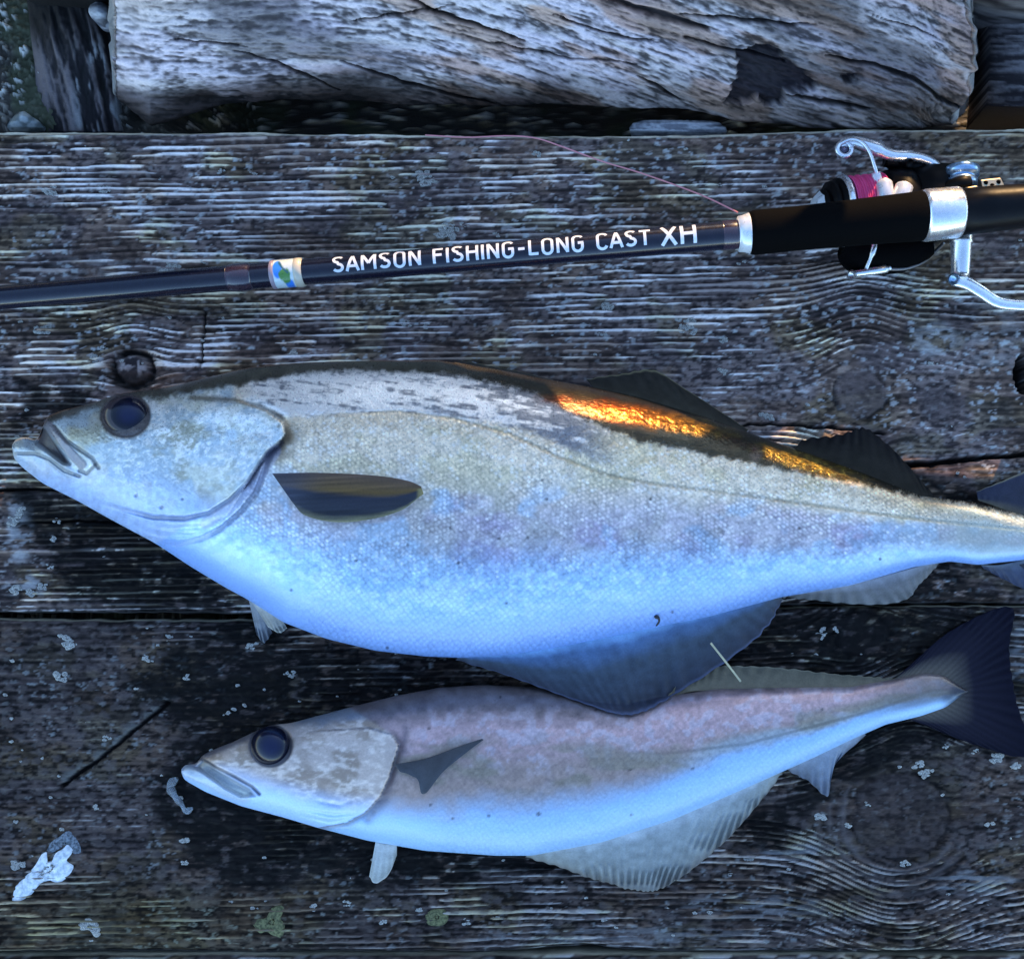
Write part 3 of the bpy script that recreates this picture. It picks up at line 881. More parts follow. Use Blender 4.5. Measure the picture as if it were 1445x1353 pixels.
def eye(parent, fish, cx, cy, rx, ry, iris_w, mat_rim, mat_iris, mat_pupil, off=(0, 0), bulge=0.45, pr=0.55):
    z0 = float(fish.z(cx, cy)) - 0.0026
    r = (rx + ry) / 2 * MM
    def dome(nr, sx, sy, hgt, ox, oy, zadd, cup=0.0):
        th = np.linspace(0, 2 * np.pi, 48, endpoint=False); k = np.linspace(0.001, 1, nr)
        PX = cx + ox + sx * k[:, None] * np.cos(th); PY = cy + oy + sy * k[:, None] * np.sin(th)
        Z = z0 + zadd + hgt * np.sqrt(np.clip(1 - 0.98 * k[:, None] ** 2, 0, 1)) + 0 * th
        return W(PX, PY, Z), gridf(nr, 48, True)[:, ::-1]
    V, F = dome(36, rx, ry, r * bulge, 0, 0, 0.001)
    th = np.linspace(0, 2 * np.pi, 48, endpoint=False); k = np.linspace(0.001, 1, 36)[:, None]
    ex = rx * k * np.cos(th); ey = ry * k * np.sin(th)
    q = np.hypot((ex - off[0]) / (rx * pr), (ey - off[1]) / (ry * pr))
    ir = mix((0.012, 0.008, 0.012), (0.042, 0.030, 0.038), fbm(th[None] * 4 + 0 * k, q * 3, 21, 3))
    ir = mix(ir, (0.07, 0.055, 0.058), np.exp(-((q - 1.02) / 0.05) ** 2) * 0.5)
    ir = mix(ir, (0.035, 0.025, 0.028), ss(0.86, 1.0, k + 0 * th))
    ec = mix(ir, mix((0.003, 0.004, 0.012), (0.010, 0.014, 0.045), ss(0.9, 0.2, q)), ss(1.03, 0.93, q))
    ball = build('eye', V, F, mat_iris, parent, col=ec)
    return ball


f1 = Fish(top=[(17, 628), (22, 620), (36, 616), (48, 621), (55, 622), (58, 612), (61, 594), (64, 589), (85, 580), (130, 569), (160, 558), (200, 551), (240, 546), (300, 531), (350, 519), (420, 512), (520, 509), (620, 509), (700, 521), (760, 533), (840, 547), (900, 560),
               (1000, 590), (1075, 617), (1150, 643), (1220, 668), (1300, 700), (1375, 708), (1445, 727), (1500, 738)],
          bot=[(17, 632), (20, 648), (32, 660), (60, 682), (110, 707), (160, 735), (220, 767), (270, 800), (320, 830), (350, 846), (400, 878), (460, 901), (530, 918), (600, 926), (650, 928), (720, 924), (800, 911), (920, 886),
               (1000, 870), (1100, 843), (1200, 826), (1290, 800), (1340, 792), (1380, 797), (1445, 790), (1500, 770)],
          thick=[(17, 0.014), (60, 0.030), (150, 0.050), (300, 0.066), (480, 0.074), (700, 0.070), (900, 0.058), (1100, 0.041), (1300, 0.026), (1445, 0.018), (1500, 0.012)],
          x0=17, x1=1500, nu=1080, nv=300)

LAT1 = [(395, 590), (480, 584), (560, 580), (640, 590), (720, 612), (790, 645), (860, 671), (930, 684), (1000, 692), (1100, 706), (1200, 720), (1320, 735), (1450, 748), (1520, 752)]
OPERC = [(300, 566), (345, 570), (375, 580), (398, 596), (402, 612), (392, 628), (378, 638), (366, 655), (350, 680), (325, 705), (295, 724), (260, 732), (215, 730), (170, 718), (120, 702)]
GILL2 = [(396, 625), (380, 642), (372, 668), (362, 694), (340, 722), (312, 746), (284, 760), (250, 768), (220, 762), (180, 742)]
MOUTH = [(57, 600), (66, 604), (78, 624), (92, 644), (98, 655), (90, 654), (77, 645), (64, 634), (52, 626)]


def det1(PX, PY, v):
    n1 = fbm(PX / 60, PY / 40, 201, 4); n2 = fbm(PX / 16, PY / 14, 205, 4); n3 = fbm(PX / 6, PY / 6, 209, 3)
    dh = 0.0012 * (n1 - 0.5) + 0.0003 * (n2 - .5)
    # colour bands measured between belly (+1) and back (-1)
    w = v + 0.10 * (n1 - 0.5) + 0.05 * (n2 - 0.5) + 0.05 * (n3 - 0.5)
    belly = np.array((0.37, 0.57, 0.80)); low_ = np.array((0.23, 0.38, 0.74)); flank = np.array((0.60, 0.52, 0.53)); upper = np.array((0.88, 0.69, 0.48)); back = np.array((0.050, 0.042, 0.030))  # blue skylight painted into the belly tones, warm light into the upper flank
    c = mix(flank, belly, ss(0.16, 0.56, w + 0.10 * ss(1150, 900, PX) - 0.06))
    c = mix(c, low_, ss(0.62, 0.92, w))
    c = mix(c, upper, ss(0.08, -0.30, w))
    c = mix(c, c * np.array((0.84, 0.80, 0.94)), ss(0.46, 0.66, fbm(PX / 90, PY / 45, 221, 4)) * ss(0.60, 0.2, w) * ss(-.3, 0, w) * ss(450, 650, PX))
    c = mix(c, c * np.array((0.86, 0.88, 0.76)), ss(0.48, 0.66, fbm(PX / 50, PY / 40, 225, 4)) * ss(0.45, 0.1, w) * 0.7)
    c = mix(c, np.array((0.42, 0.58, 0.74)), ss(0.48, 0.62, fbm(PX / 60, PY / 50, 227, 4)) * ss(0.55, 0.3, w) * ss(-0.35, -0.05, w) * 0.6)
    # sparkle painted as one bright fleck to a scale, in slanting rows
    ca, sa = math.cos(math.radians(38)), math.sin(math.radians(38))
    d1, d2, rv = cells((PX * ca + PY * sa) / 7.4 + 0.5 * np.floor((-PX * sa + PY * ca) / 4.9), (-PX * sa + PY * ca) / 4.9, 33, 0.36)
    flk = ss(0.62, 0.05, d1) * (0.45 + 0.7 * rv)
    amp_ = ss(0.62, 0.30, w) * (0.55 + 0.9 * ss(0.38, 0.6, fbm(PX / 40, PY / 30, 229, 3)))
    c = c * (1 + amp_ * (1.0 * flk - 0.36) * 0.50)[..., None]
    c = mix(c, (0.62, 0.78, 0.92), ss(0.46, 0.62, 0.5 * n1 + 0.5 * fbm(PX / 12, PY / 9, 235, 3)) * ss(0.30, 0.5, w) * ss(0.85, 0.6, w) * 0.55)
    c = mix(c, (0.92, 0.86, 0.80), flk * ss(0.55, 0.68, 0.6 * n2 + 0.4 * rv) * 0.6 * ss(0.6, 0.3, w))
    c = c * (1 + 0.60 * (n3 - 0.5) * ss(0.8, 0.4, w) + 0.10 * (n3 - .5))[..., None]
    dh = dh + 0.00012 * flk * amp_
    # dark back, its lower edge runs below the sheen near the head and at the lateral line towards the tail
    bl = np.interp(PX, [0, 60, 130, 240, 300, 345, 420, 520, 620, 700, 760, 800, 850, 900, 1000, 1150, 1250, 1350, 1445, 1520],
                   [580, 602, 575, 560, 549, 541, 527, 524, 528, 541, 556, 580, 603, 622, 643, 671, 692, 708, 728, 745])
    db = PY - bl + 7 * (n2 - 0.5) + 7 * (n3 - 0.5)
    grey = ss(120, 30, np.abs(PX - 770)) 
    # steel band between back and lateral line
    lat = np.interp(PX, [p[0] for p in LAT1], [p[1] for p in LAT1])
    steel = ss(6, -6, PY - lat + 6 * (n3 - .5) + 14 * (n1 - .5) + 14 * ss(620, 800, PX)) * ss(900, 800, PX) * (PX > 240) * ss(330, 400, PX + 0.6 * (590 - PY))
    streak = fbm(PX / 26, (PY - 0.14 * PX) / 4.2, 231, 4)
    c = mix(c, mix((0.16, 0.165, 0.19), (0.92, 0.82, 0.74), ss(0.34, 0.60, 0.7 * streak + 0.3 * n3 + 0.10 * ss(720, 500, PX) - 0.16 * ss(700, 790, PX))), steel * 0.9)
    c = mix(c, mix(back, (0.10, 0.085, 0.055), n2), ss(5, -5, db))
    # sunlit golden patches of the back, painted into the skin
    # lateral line
    d, sd, tt = seg_dist(PX, PY, LAT1)
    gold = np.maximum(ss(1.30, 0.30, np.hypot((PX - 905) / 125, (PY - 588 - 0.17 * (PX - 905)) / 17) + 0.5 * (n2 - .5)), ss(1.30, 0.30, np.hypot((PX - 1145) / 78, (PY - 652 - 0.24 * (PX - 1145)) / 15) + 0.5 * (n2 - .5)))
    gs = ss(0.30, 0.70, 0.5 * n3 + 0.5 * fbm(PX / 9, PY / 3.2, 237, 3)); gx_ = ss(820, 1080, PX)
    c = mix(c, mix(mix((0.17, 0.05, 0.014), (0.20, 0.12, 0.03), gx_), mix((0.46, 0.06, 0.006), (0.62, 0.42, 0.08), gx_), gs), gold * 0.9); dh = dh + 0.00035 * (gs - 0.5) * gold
    ll = ss(3.4, 0.8, d) * (0.9 + 0.8 * (n3 - .5)) * ss(395, 560, PX)
    c = mix(c, c * np.array((0.36, 0.34, 0.27)), np.clip(ll * (0.55 + 0.8 * n1), 0, 1) * 0.6)
    dh = dh - 0.0004 * ll
    # fingers of flank colour reaching down towards the belly
    fing = ss(0.52, 0.62, vn((PX + 0.55 * PY) / 15, PY / 90, 241)) * ss(0.0, 0.18, w) * ss(0.50, 0.32, w) * ss(560, 700, PX)
    c = mix(c, c * np.array((0.76, 0.76, 0.80)), fing * 0.8)
    # small dark pores
    d1, d2, rv = cells(PX / 30, PY / 30, 7)
    c = mix(c, c * 0.35, ss(0.10, 0.05, d1) * (rv > 0.93) * ss(-.6, -.2, v))
    # ---- head
    head = ss(6, -6, PX - np.interp(PY, [540, 566, 580, 600, 612, 628, 655, 680, 705, 730, 780], [330, 330, 378, 400, 402, 393, 368, 352, 326, 280, 200]))
    hn = 0.30 * n2 + 0.70 * fbm((PX + 0.4 * PY) / 5.5, PY / 4.5, 257, 4, 0.65)
    hc = mix((0.62, 0.61, 0.50), (0.40, 0.38, 0.28), ss(0.42, 0.62, fbm(PX / 55, PY / 45, 251, 4)))
    hc = mix(hc, (0.44, 0.56, 0.66), ss(0.40, 0.66, fbm(PX / 30, PY / 26, 259, 5) + 0.10 * ss(290, 200, PX)) * 0.6)
    hc = mix(hc, (0.95, 0.92, 0.84), ss(0.40, 0.70, hn + 0.16 * (fbm(PX / 45, PY / 40, 255, 3) - 0.5) + 0.06 * ss(690, 600, PY) - 0.05) * ss(720, 650, PY) * ss(100, 200, PX) * 0.85)
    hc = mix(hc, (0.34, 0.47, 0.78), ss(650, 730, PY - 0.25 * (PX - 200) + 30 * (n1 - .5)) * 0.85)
    hc = hc * (1 + 0.45 * (n3 - .5))[..., None]
    c = np.where((head > 0)[..., None], mix(c, hc, head), c)
    c = np.where((PX < 440)[..., None], mix(c, mix(back, (0.10, 0.085, 0.055), n2), ss(6, -6, db)), c)
    c = np.where((PX < 402)[..., None], mix(c, (0.13, 0.105, 0.07), 0.8 * ss(7 + 8 * (n2 - .5), 0, seg_dist(PX, PY, [(270, 561), (330, 564), (370, 574), (398, 590)])[0])), c)
    # gill cover stands proud of the shoulder
    d, sd, tt = seg_dist(PX, PY, OPERC[:9])
    dh = dh + 0.0032 * np.where(sd > 0, np.exp(-(d / 42) ** 2), 0)  # inside
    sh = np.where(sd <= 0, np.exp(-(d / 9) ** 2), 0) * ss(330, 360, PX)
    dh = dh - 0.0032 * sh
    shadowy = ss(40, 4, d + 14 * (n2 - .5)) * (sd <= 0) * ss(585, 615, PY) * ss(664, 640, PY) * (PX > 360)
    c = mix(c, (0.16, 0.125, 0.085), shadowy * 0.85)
    d, sd, tt = seg_dist(PX, PY, OPERC[5:])
    crease = ss(5.0, 1.0, d) * ss(0.0, 0.08, tt) * ss(1.0, 0.75, tt)
    dh = dh - 0.0022 * crease; c = mix(c, (0.16, 0.18, 0.24), crease * 0.7)
    d, sd, tt = seg_dist(PX, PY, GILL2)
    crease = ss(6, 1.5, d) * ss(1.0, 0.5, tt)
    dh = dh - 0.0026 * crease; c = mix(c, (0.20, 0.20, 0.25), crease * 0.55)
    for pts in ([(180, 748), (225, 754), (270, 756), (310, 742)], [(196, 738), (240, 746), (285, 744), (330, 722)], [(170, 735), (210, 750), (250, 762)]):
        d, sd, tt = seg_dist(PX, PY, pts)
        k = np.exp(-(d / 4.0) ** 2) * np.sin(np.pi * np.clip(tt, 0, 1))
        dh = dh - 0.0014 * k
    band = ss(11, 6, seg_dist(PX, PY, [(388, 636), (372, 662), (350, 692), (322, 718), (290, 738)])[0])
    c = mix(c, (0.36, 0.36, 0.46), band * 0.6)
    # jaw: upper lip bone, gape and chin line
    mo = poly_mask(PX, PY, MOUTH, 3.0)
    dh = dh - 0.008 * mo; c = mix(c, (0.045, 0.034, 0.036), mo * 0.97)
    lip = ss(7.5, 4.5, seg_dist(PX, PY, [(66, 597), (84, 618), (100, 640), (116, 656)])[0])
    dh = dh + 0.0009 * lip; c = mix(c, (0.22, 0.19, 0.21), lip * 0.8)
    for pts, wd_, dp in (([(76, 600), (94, 622), (112, 634), (130, 646), (139, 660)], 2.6, 0.0014), ([(112, 664), (122, 668), (134, 656)], 2.6, 0.0012),
                         ([(22, 640), (50, 640), (70, 648), (90, 664), (112, 672)], 2.4, 0.0016)):
        d, sd, tt = seg_dist(PX, PY, pts)
        k = ss(wd_ * 1.5, wd_ * 0.3, d); dh = dh - dp * k; c = mix(c, (0.13, 0.13, 0.13), k * 0.75)
    jaw = ss(9, 4, seg_dist(PX, PY, [(30, 630), (52, 634), (76, 650), (98, 668)])[0]); dh = dh + 0.0006 * jaw
    c = mix(c, (0.36, 0.38, 0.36), jaw * 0.5)
    c = mix(c, (0.08, 0.07, 0.055), ss(14, 4, seg_dist(PX, PY, [(60, 588), (120, 568), (160, 556)])[0]) * 0.85)
    # socket
    q = np.hypot((PX - 177) / 36, (PY - 586) / 32)
    c = mix(c, (0.075, 0.055, 0.055), 0.9 * ss(1.06, 0.95, q)); dh = dh - 0.001 * ss(1.1, 0.9, q)
    for (x, y, r) in ((192, 699, 4), (228, 716, 4), (258, 704, 3), (393, 600, 3)):
        k = ss(r, r * 0.3, np.hypot(PX - x, PY - y)); c = mix(c, c * 0.3, k * 0.7); dh = dh - 0.0007 * k
    # bruise by the second dorsal fin
    k = ss(12, 4, np.hypot((PX - 1068), (PY - 640) / 1.3) + 8 * (n3 - .5)); c = mix(c, (0.20, 0.15, 0.13), k * 0.6)
    # tail root fades to olive
    c = mix(c, (0.34, 0.35, 0.30), ss(1230, 1400, PX) * ss(0.82, 0.55, v) * 0.75 * ss(4, 14, db))
    sc = ss(395, 470, PX) * ss(-0.75, -0.55, v) * ss(1500, 1100, PX)
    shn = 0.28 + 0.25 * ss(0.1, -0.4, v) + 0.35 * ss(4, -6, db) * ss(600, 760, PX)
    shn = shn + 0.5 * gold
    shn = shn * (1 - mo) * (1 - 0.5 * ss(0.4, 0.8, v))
    return dh, c, sc, np.clip(shn, 0, 0.9)


skin = fish_skin('silver_fish_skin')
rim_m = plain('eye_rim_skin', (0.07, 0.055, 0.06), 0.5)
iris_m = vcol('wet_eye', 0.17, 0.1, 900, 0, spec=0.30)
pupil_m = plain('eye_pupil', (0.006, 0.008, 0.028), 0.12, spec=0.5)
fin_m = vcol('fin_membrane', 0.5, 0.35, 900, 0.0003, spec=0.25)

big = empty('pollack', W(760, 720, 0))
tag(big, 'larger silver pollack with dark bronze back lying above the smaller fish', 'fish', 'dead pollack laid on the deck')
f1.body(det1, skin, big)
eye(big, f1, 177, 586, 33, 29, 0, rim_m, iris_m, pupil_m, off=(5, -2), bulge=0.58, pr=0.80)

f2 = Fish(top=[(256, 1085), (262, 1078), (278, 1078), (284, 1066), (300, 1058), (330, 1046), (355, 1034), (380, 1023), (410, 1020), (440, 1012), (500, 996), (560, 981), (620, 970), (680, 966), (740, 969), (800, 975), (880, 984), (920, 984),
               (960, 979), (1010, 972), (1100, 970), (1200, 969), (1262, 958), (1300, 950), (1330, 952), (1356, 968), (1366, 974)],
          bot=[(256, 1090), (260, 1100), (290, 1117), (340, 1137), (400, 1153), (450, 1168), (520, 1186), (600, 1200), (700, 1207), (750, 1207), (850, 1188), (950, 1156), (1050, 1113), (1150, 1068), (1200, 1044), (1250, 1022),
               (1300, 1010), (1335, 998), (1356, 982), (1366, 977)],
          thick=[(256, 0.010), (300, 0.020), (400, 0.032), (560, 0.042), (750, 0.041), (950, 0.032), (1150, 0.020), (1300, 0.011), (1366, 0.005)],
          x0=256, x1=1366, nu=520, nv=150)
OP2 = [(470, 1030), (520, 1027), (552, 1036), (562, 1050), (556, 1072), (548, 1098), (535, 1125), (515, 1146), (490, 1160), (455, 1166)]
MOUTH2 = [(286, 1072), (305, 1085), (330, 1100), (352, 1112), (360, 1122), (340, 1124), (318, 1112), (296, 1096), (276, 1082)]
LAT2 = [(575, 1022), (660, 1018), (760, 1026), (850, 1052), (930, 1064), (1050, 1050), (1150, 1024), (1230, 1003), (1310, 975), (1360, 970)]


def det2(PX, PY, v):
    n1 = fbm(PX / 50, PY / 34, 301, 4); n2 = fbm(PX / 14, PY / 12, 305, 4); n3 = fbm(PX / 5, PY / 5, 309, 3)
    dh = 0.0008 * (n1 - 0.5) + 0.0003 * (n2 - .5)
    w = v + 0.16 * (n1 - 0.5) + 0.10 * (n2 - 0.5)
    belly = np.array((0.30, 0.48, 0.72)); flank = np.array((0.33, 0.235, 0.20)); pink = np.array((0.48, 0.31, 0.30)); back = np.array((0.055, 0.045, 0.046))  # belly tone has the blue of the skylight painted in
    c = mix(flank, belly, ss(0.10, 0.62, w - 0.16 * ss(800, 560, PX) + 0.22 * ss(880, 1050, PX)))
    c = mix(c, pink, ss(0.0, -0.3, w))
    c = mix(c, (0.33, 0.36, 0.37), ss(900, 1010, PX) * ss(-0.15, 0.05, w) * ss(0.3, 0.1, w) * 0.7)
    c = mix(c, (0.50, 0.42, 0.46), ss(0.52, 0.64, n2) * ss(0.2, -0.2, w) * ss(560, 620, PX) * 0.6)
    c = mix(c, (0.24, 0.20, 0.14), ss(0.47, 0.62, fbm(PX / 70, PY / 30, 321, 3)) * ss(-0.5, -0.2, w) * ss(0.35, 0.1, w) * 0.7)
    db = v + 0.62 + 0.20 * (n2 - .5) + 0.14 * (n1 - .5) + 0.30 * ss(860, 960, PX)
    c = c * (1 + 0.6 * (n3 - 0.5) * ss(0.5, 0.2, w))[..., None]
    c = mix(c, mix(back, (0.20, 0.165, 0.165), n2), 0.92 * ss(0.22, -0.22, db))
    d, sd, tt = seg_dist(PX, PY, LAT2)
    ll = ss(3.2, 1.0, d) * ss(860, 1020, PX) * (0.7 + 0.8 * (n3 - .5)); c = mix(c, c * 0.45, ll * 0.8)
    d1, d2, rv = cells(PX / 26, PY / 26, 17)
    c = mix(c, c * 0.35, ss(0.10, 0.05, d1) * (rv > 0.95))
    k = ss(4, 2, np.hypot(PX - 760, PY - 1148)); c = mix(c, c * 0.3, k)
    # head
    head = ss(5, -5, PX - np.interp(PY, [990, 1027, 1040, 1055, 1075, 1100, 1125, 1146, 1180], [480, 540, 560, 563, 556, 548, 535, 515, 440]))
    hc = mix((0.50, 0.385, 0.32), (0.31, 0.225, 0.17), ss(0.36, 0.66, fbm(PX / 34, PY / 26, 331, 4)))
    hc = mix(hc, (0.80, 0.66, 0.56), ss(0.44, 0.74, 0.45 * fbm(PX / 24, PY / 12, 335, 4) + 0.55 * fbm(PX / 8, PY / 4, 337, 4)) * 0.75)
    hc = mix(hc, (0.38, 0.54, 0.82), ss(1095, 1140, PY - 0.22 * (PX - 420) + 14 * (n1 - .5)))
    hc = mix(hc, (0.20, 0.205, 0.23), ss(1026, 1012, PY + 0.13 * (PX - 470) + 8 * (n2 - .5)) * ss(400, 430, PX))
    hc = mix(hc, (0.13, 0.11, 0.12), ss(10, 3, seg_dist(PX, PY, [(290, 1062), (330, 1046), (358, 1034)])[0]) * 0.8)
    c = mix(c, hc, head)
    d, sd, tt = seg_dist(PX, PY, OP2)
    dh = dh + 0.0016 * np.where(sd > 0, np.exp(-(d / 30) ** 2), 0)
    k = np.where(sd <= 0, np.exp(-(d / 6) ** 2), 0) * ss(0.1, 0.3, tt)
    dh = dh - 0.0018 * k; c = mix(c, (0.10, 0.085, 0.10), k * 0.75)
    d, sd, tt = seg_dist(PX, PY, [(572, 1030), (568, 1060), (556, 1092), (545, 1126), (520, 1156)])
    k = np.exp(-(d / (5 + 5 * (n1 - .3))) ** 2) * (0.6 + 0.8 * (n2 - .3)); dh = dh - 0.0014 * k; c = mix(c, (0.10, 0.08, 0.095), np.clip(k, 0, 1) * 0.75)
    for pts in ([(430, 1142), (470, 1150), (505, 1146)], [(420, 1150), (465, 1160), (505, 1154)], [(440, 1128), (480, 1136), (520, 1120)]):
        d, sd, tt = seg_dist(PX, PY, pts); k = np.exp(-(d / 3) ** 2) * np.sin(np.pi * np.clip(tt, 0, 1)); dh = dh - 0.0010 * k
    mo = poly_mask(PX, PY, MOUTH2, 2.5)
    dh = dh - 0.0035 * mo; c = mix(c, (0.17, 0.185, 0.18), mo * 0.85)
    d, sd, tt = seg_dist(PX, PY, [(284, 1070), (304, 1082), (332, 1096), (356, 1110), (366, 1120)]); k = ss(3.4, 0.8, d); dh = dh - 0.0016 * k; c = mix(c, (0.05, 0.045, 0.05), k * 0.8)
    jaw = ss(12, 5, seg_dist(PX, PY, [(266, 1088), (290, 1100), (320, 1116), (345, 1124)])[0]); c = mix(c, (0.42, 0.45, 0.42), jaw * 0.6); dh = dh + 0.0008 * jaw
    q = np.hypot((PX - 382) / 31, (PY - 1052) / 31)
    c = mix(c, (0.07, 0.06, 0.065), ss(1.04, 0.95, q)); dh = dh - 0.001 * ss(1.1, 0.9, q)
    c = mix(c, (0.12, 0.10, 0.085), 0.75 * ss(1190, 1310, PX + 20 * (n1 - .5)) * ss(0.75, 0.3, v))
    c = mix(c, (0.02, 0.02, 0.03), ss(1315, 1362, PX + 16 * (n2 - .5)))
    sc = 0.55 * ss(575, 640, PX) * ss(-0.8, -0.5, v) * ss(1340, 1150, PX)
    shn = 0.22 + 0.15 * ss(0.1, -0.4, v) - 0.12 * ss(0.4, 0.8, v)
    return dh, c, sc, np.clip(shn, 0.05, 0.9)


small = empty('pollack', W(800, 1080, 0))
tag(small, 'smaller pink-brown pollack with big black eye, lowest thing lying on the planks', 'fish', 'dead pollack laid on the deck')
f2.body(det2, skin, small)
eye(small, f2, 382, 1052, 28, 28, 0, rim_m, iris_m, pupil_m, off=(0, 0), bulge=0.80, pr=1.0)


def ramp(stops):
    xs_ = [s[0] for s in stops]; cs_ = np.array([s[1] for s in stops])
    return lambda t: np.stack([np.interp(t, xs_, cs_[:, k]) for k in range(3)], -1)


def fin_col(stops, ray=0.25, tips=None):
    r = ramp(stops)
    def f(u, v, PX, PY, rr):
        c = r(v + 0.12 * (fbm(PX / 30, PY / 30, 401, 3) - .5)) * (1 + 0.7 * ray * rr * (0.1 + 0.9 * v ** 1.5) * (0.2 + 1.4 * fbm(PX / 30, PY / 24, 403, 2)))[..., None]
        c = c * (0.7 + 0.6 * fbm(PX / 12, PY / 9, 405, 4))[..., None]
        if tips is not None: c = mix(c, tips, ss(0.94, 0.99, v))
        return np.clip(c, 0.004, 1)
    return f


dark_fin = vcol('dark_fin_membrane', 0.75, 0.35, 900, 0.0002, spec=0.06)
olive = [(0, (0.050, 0.042, 0.030)), (1, (0.028, 0.024, 0.020))]
zt = lambda f, xs_: [float(f.T(x) * 0.42) + 0.0005 for x in xs_]
# larger fish
fin('dorsal_fin', [(838, 548), (900, 562), (960, 580), (1010, 596), (1052, 612)], [(828, 536), (880, 527), (925, 524), (972, 552), (1056, 606)], zt(f1, (840, 900, 960, 1010, 1052)), [0.020, 0.014, 0.011, 0.011, 0.013], dark_fin, big, fin_col(olive, 0.15, (0.22, 0.18, 0.10)), rays=12, fray=2)
fin('dorsal_fin', [(1120, 636), (1180, 656), (1240, 678), (1300, 702), (1318, 706)], [(1130, 622), (1190, 612), (1228, 608), (1275, 650), (1322, 704)], zt(f1, (1120, 1180, 1240, 1300, 1318)), [0.010, 0.009, 0.008, 0.007, 0.007], dark_fin, big, fin_col([(0, (0.032, 0.027, 0.020)), (1, (0.013, 0.011, 0.011))], 0.2), rays=14, fray=4, amp=0.0003)
fin('dorsal_fin', [(640, 512), (700, 523), (750, 533), (790, 541)], [(650, 509), (690, 516), (735, 525), (792, 539)], zt(f1, (640, 700, 750, 790)), [0.022, 0.02, 0.018, 0.02], fin_m, big, fin_col(olive, 0.15, (0.25, 0.2, 0.1)), nv=8, rays=8, fray=1.5)
anal1 = [(0, (0.24, 0.42, 0.66)), (0.16, (0.075, 0.135, 0.25)), (0.42, (0.045, 0.062, 0.085)), (1, (0.026, 0.027, 0.040))]
fin('anal_fin', [(648, 926), (720, 920), (800, 906), (900, 884), (1000, 862), (1098, 838)], [(644, 930), (745, 963), (840, 998), (890, 1008), (945, 985), (1065, 902), (1106, 846)], zt(f1, (648, 720, 800, 900, 1000, 1098)), [0.028, 0.026, 0.026, 0.024, 0.016, 0.012, 0.014], fin_m, big,
    fin_col(anal1, 0.22, (0.07, 0.08, 0.13)), nu=150, nv=60, rays=26, amp=0.0003, fray=2.5, over=lambda x, y: f2.z(x, y) * 1.0 + 0.0022 * (f2.z(x, y) > 0))
fin('anal_fin', [(1118, 838), (1180, 829), (1240, 814), (1300, 798), (1322, 794)], [(1112, 842), (1180, 850), (1268, 850), (1300, 822), (1326, 795)], zt(f1, (1118, 1180, 1240, 1300, 1322)), [0.008, 0.006, 0.005, 0.006, 0.008], fin_m, big, fin_col([(0, (0.22, 0.23, 0.27)), (0.4, (0.13, 0.125, 0.13)), (1, (0.15, 0.14, 0.13))], 0.25), rays=16, fray=2)
navy = [(0, (0.06, 0.06, 0.065)), (0.2, (0.016, 0.018, 0.035)), (1, (0.010, 0.011, 0.026))]
fin('tail_fin', [(1440, 732), (1432, 745), (1445, 760), (1436, 775), (1430, 790)], [(1560, 610), (1580, 680), (1560, 760), (1580, 850), (1565, 905)], [0.008] * 5, [0.006, 0.004, 0.003, 0.003, 0.004], dark_fin, big, fin_col(navy, 0.2), nu=60, rays=16)
fin('tail_fin', [(1380, 706), (1402, 714), (1436, 728), (1460, 738)], [(1378, 694), (1420, 676), (1480, 650), (1560, 612)], zt(f1, (1380, 1402, 1436, 1460)), [0.010, 0.010, 0.008, 0.006], fin_m, big, fin_col([(0, (0.10, 0.08, 0.05)), (0.2, (0.02, 0.022, 0.04)), (0.9, (0.016, 0.018, 0.04)), (1, (0.26, 0.21, 0.13))], 0.1), nu=50, rays=8, fray=1)
fin('tail_fin', [(1384, 797), (1410, 797), (1440, 790), (1460, 780)], [(1388, 802), (1425, 822), (1480, 850), (1565, 905)], zt(f1, (1384, 1410, 1440, 1460)), [0.005, 0.004, 0.004, 0.004], fin_m, big, fin_col([(0, (0.10, 0.12, 0.15)), (0.3, (0.04, 0.05, 0.085)), (1, (0.025, 0.03, 0.06))], 0.1), nu=50, rays=8, fray=1)
pelv = [(0, (0.40, 0.42, 0.45)), (0.4, (0.34, 0.34, 0.32)), (1, (0.26, 0.25, 0.22))]
fin('pelvic_fin', [(350, 842), (360, 852), (374, 862)], [(362, 895), (373, 907), (384, 893)], [0.016, 0.016, 0.016], [0.003, 0.003, 0.004], fin_m, big, fin_col([(0, (0.25, 0.27, 0.3)), (1, (0.13, 0.14, 0.16))], 0.2), nu=24, rays=4, fray=2)
fin('pelvic_fin', [(348, 838), (370, 852), (394, 866)], [(378, 884), (394, 893), (405, 886)], [0.024, 0.024, 0.022], [0.012, 0.012, 0.012], fin_m, big, fin_col(pelv, 0.25, (0.6, 0.58, 0.5)), nu=24, rays=5, fray=1)
pc_r = ramp([(0, (0.11, 0.066, 0.045)), (0.38, (0.12, 0.070, 0.022)), (0.5, (0.020, 0.022, 0.034)), (0.85, (0.022, 0.025, 0.034)), (1, (0.20, 0.18, 0.10))])


def pec_col(u, v, PX, PY, rr):
    c = pc_r(v + 0.10 * (fbm(PX / 60, PY / 7, 411, 3) - .5))
    c = mix(c, (0.05, 0.055, 0.08), ss(0.35, 0.05, u) * 0.7)
    c = c * (0.7 + 0.6 * vn(PX / 70, (PY + 0.05 * PX) / 3.2, 417))[..., None]
    c = mix(c, (0.24, 0.19, 0.08), ss(0.90, 0.98, u) * ss(0.2, 0.4, v))
    return c


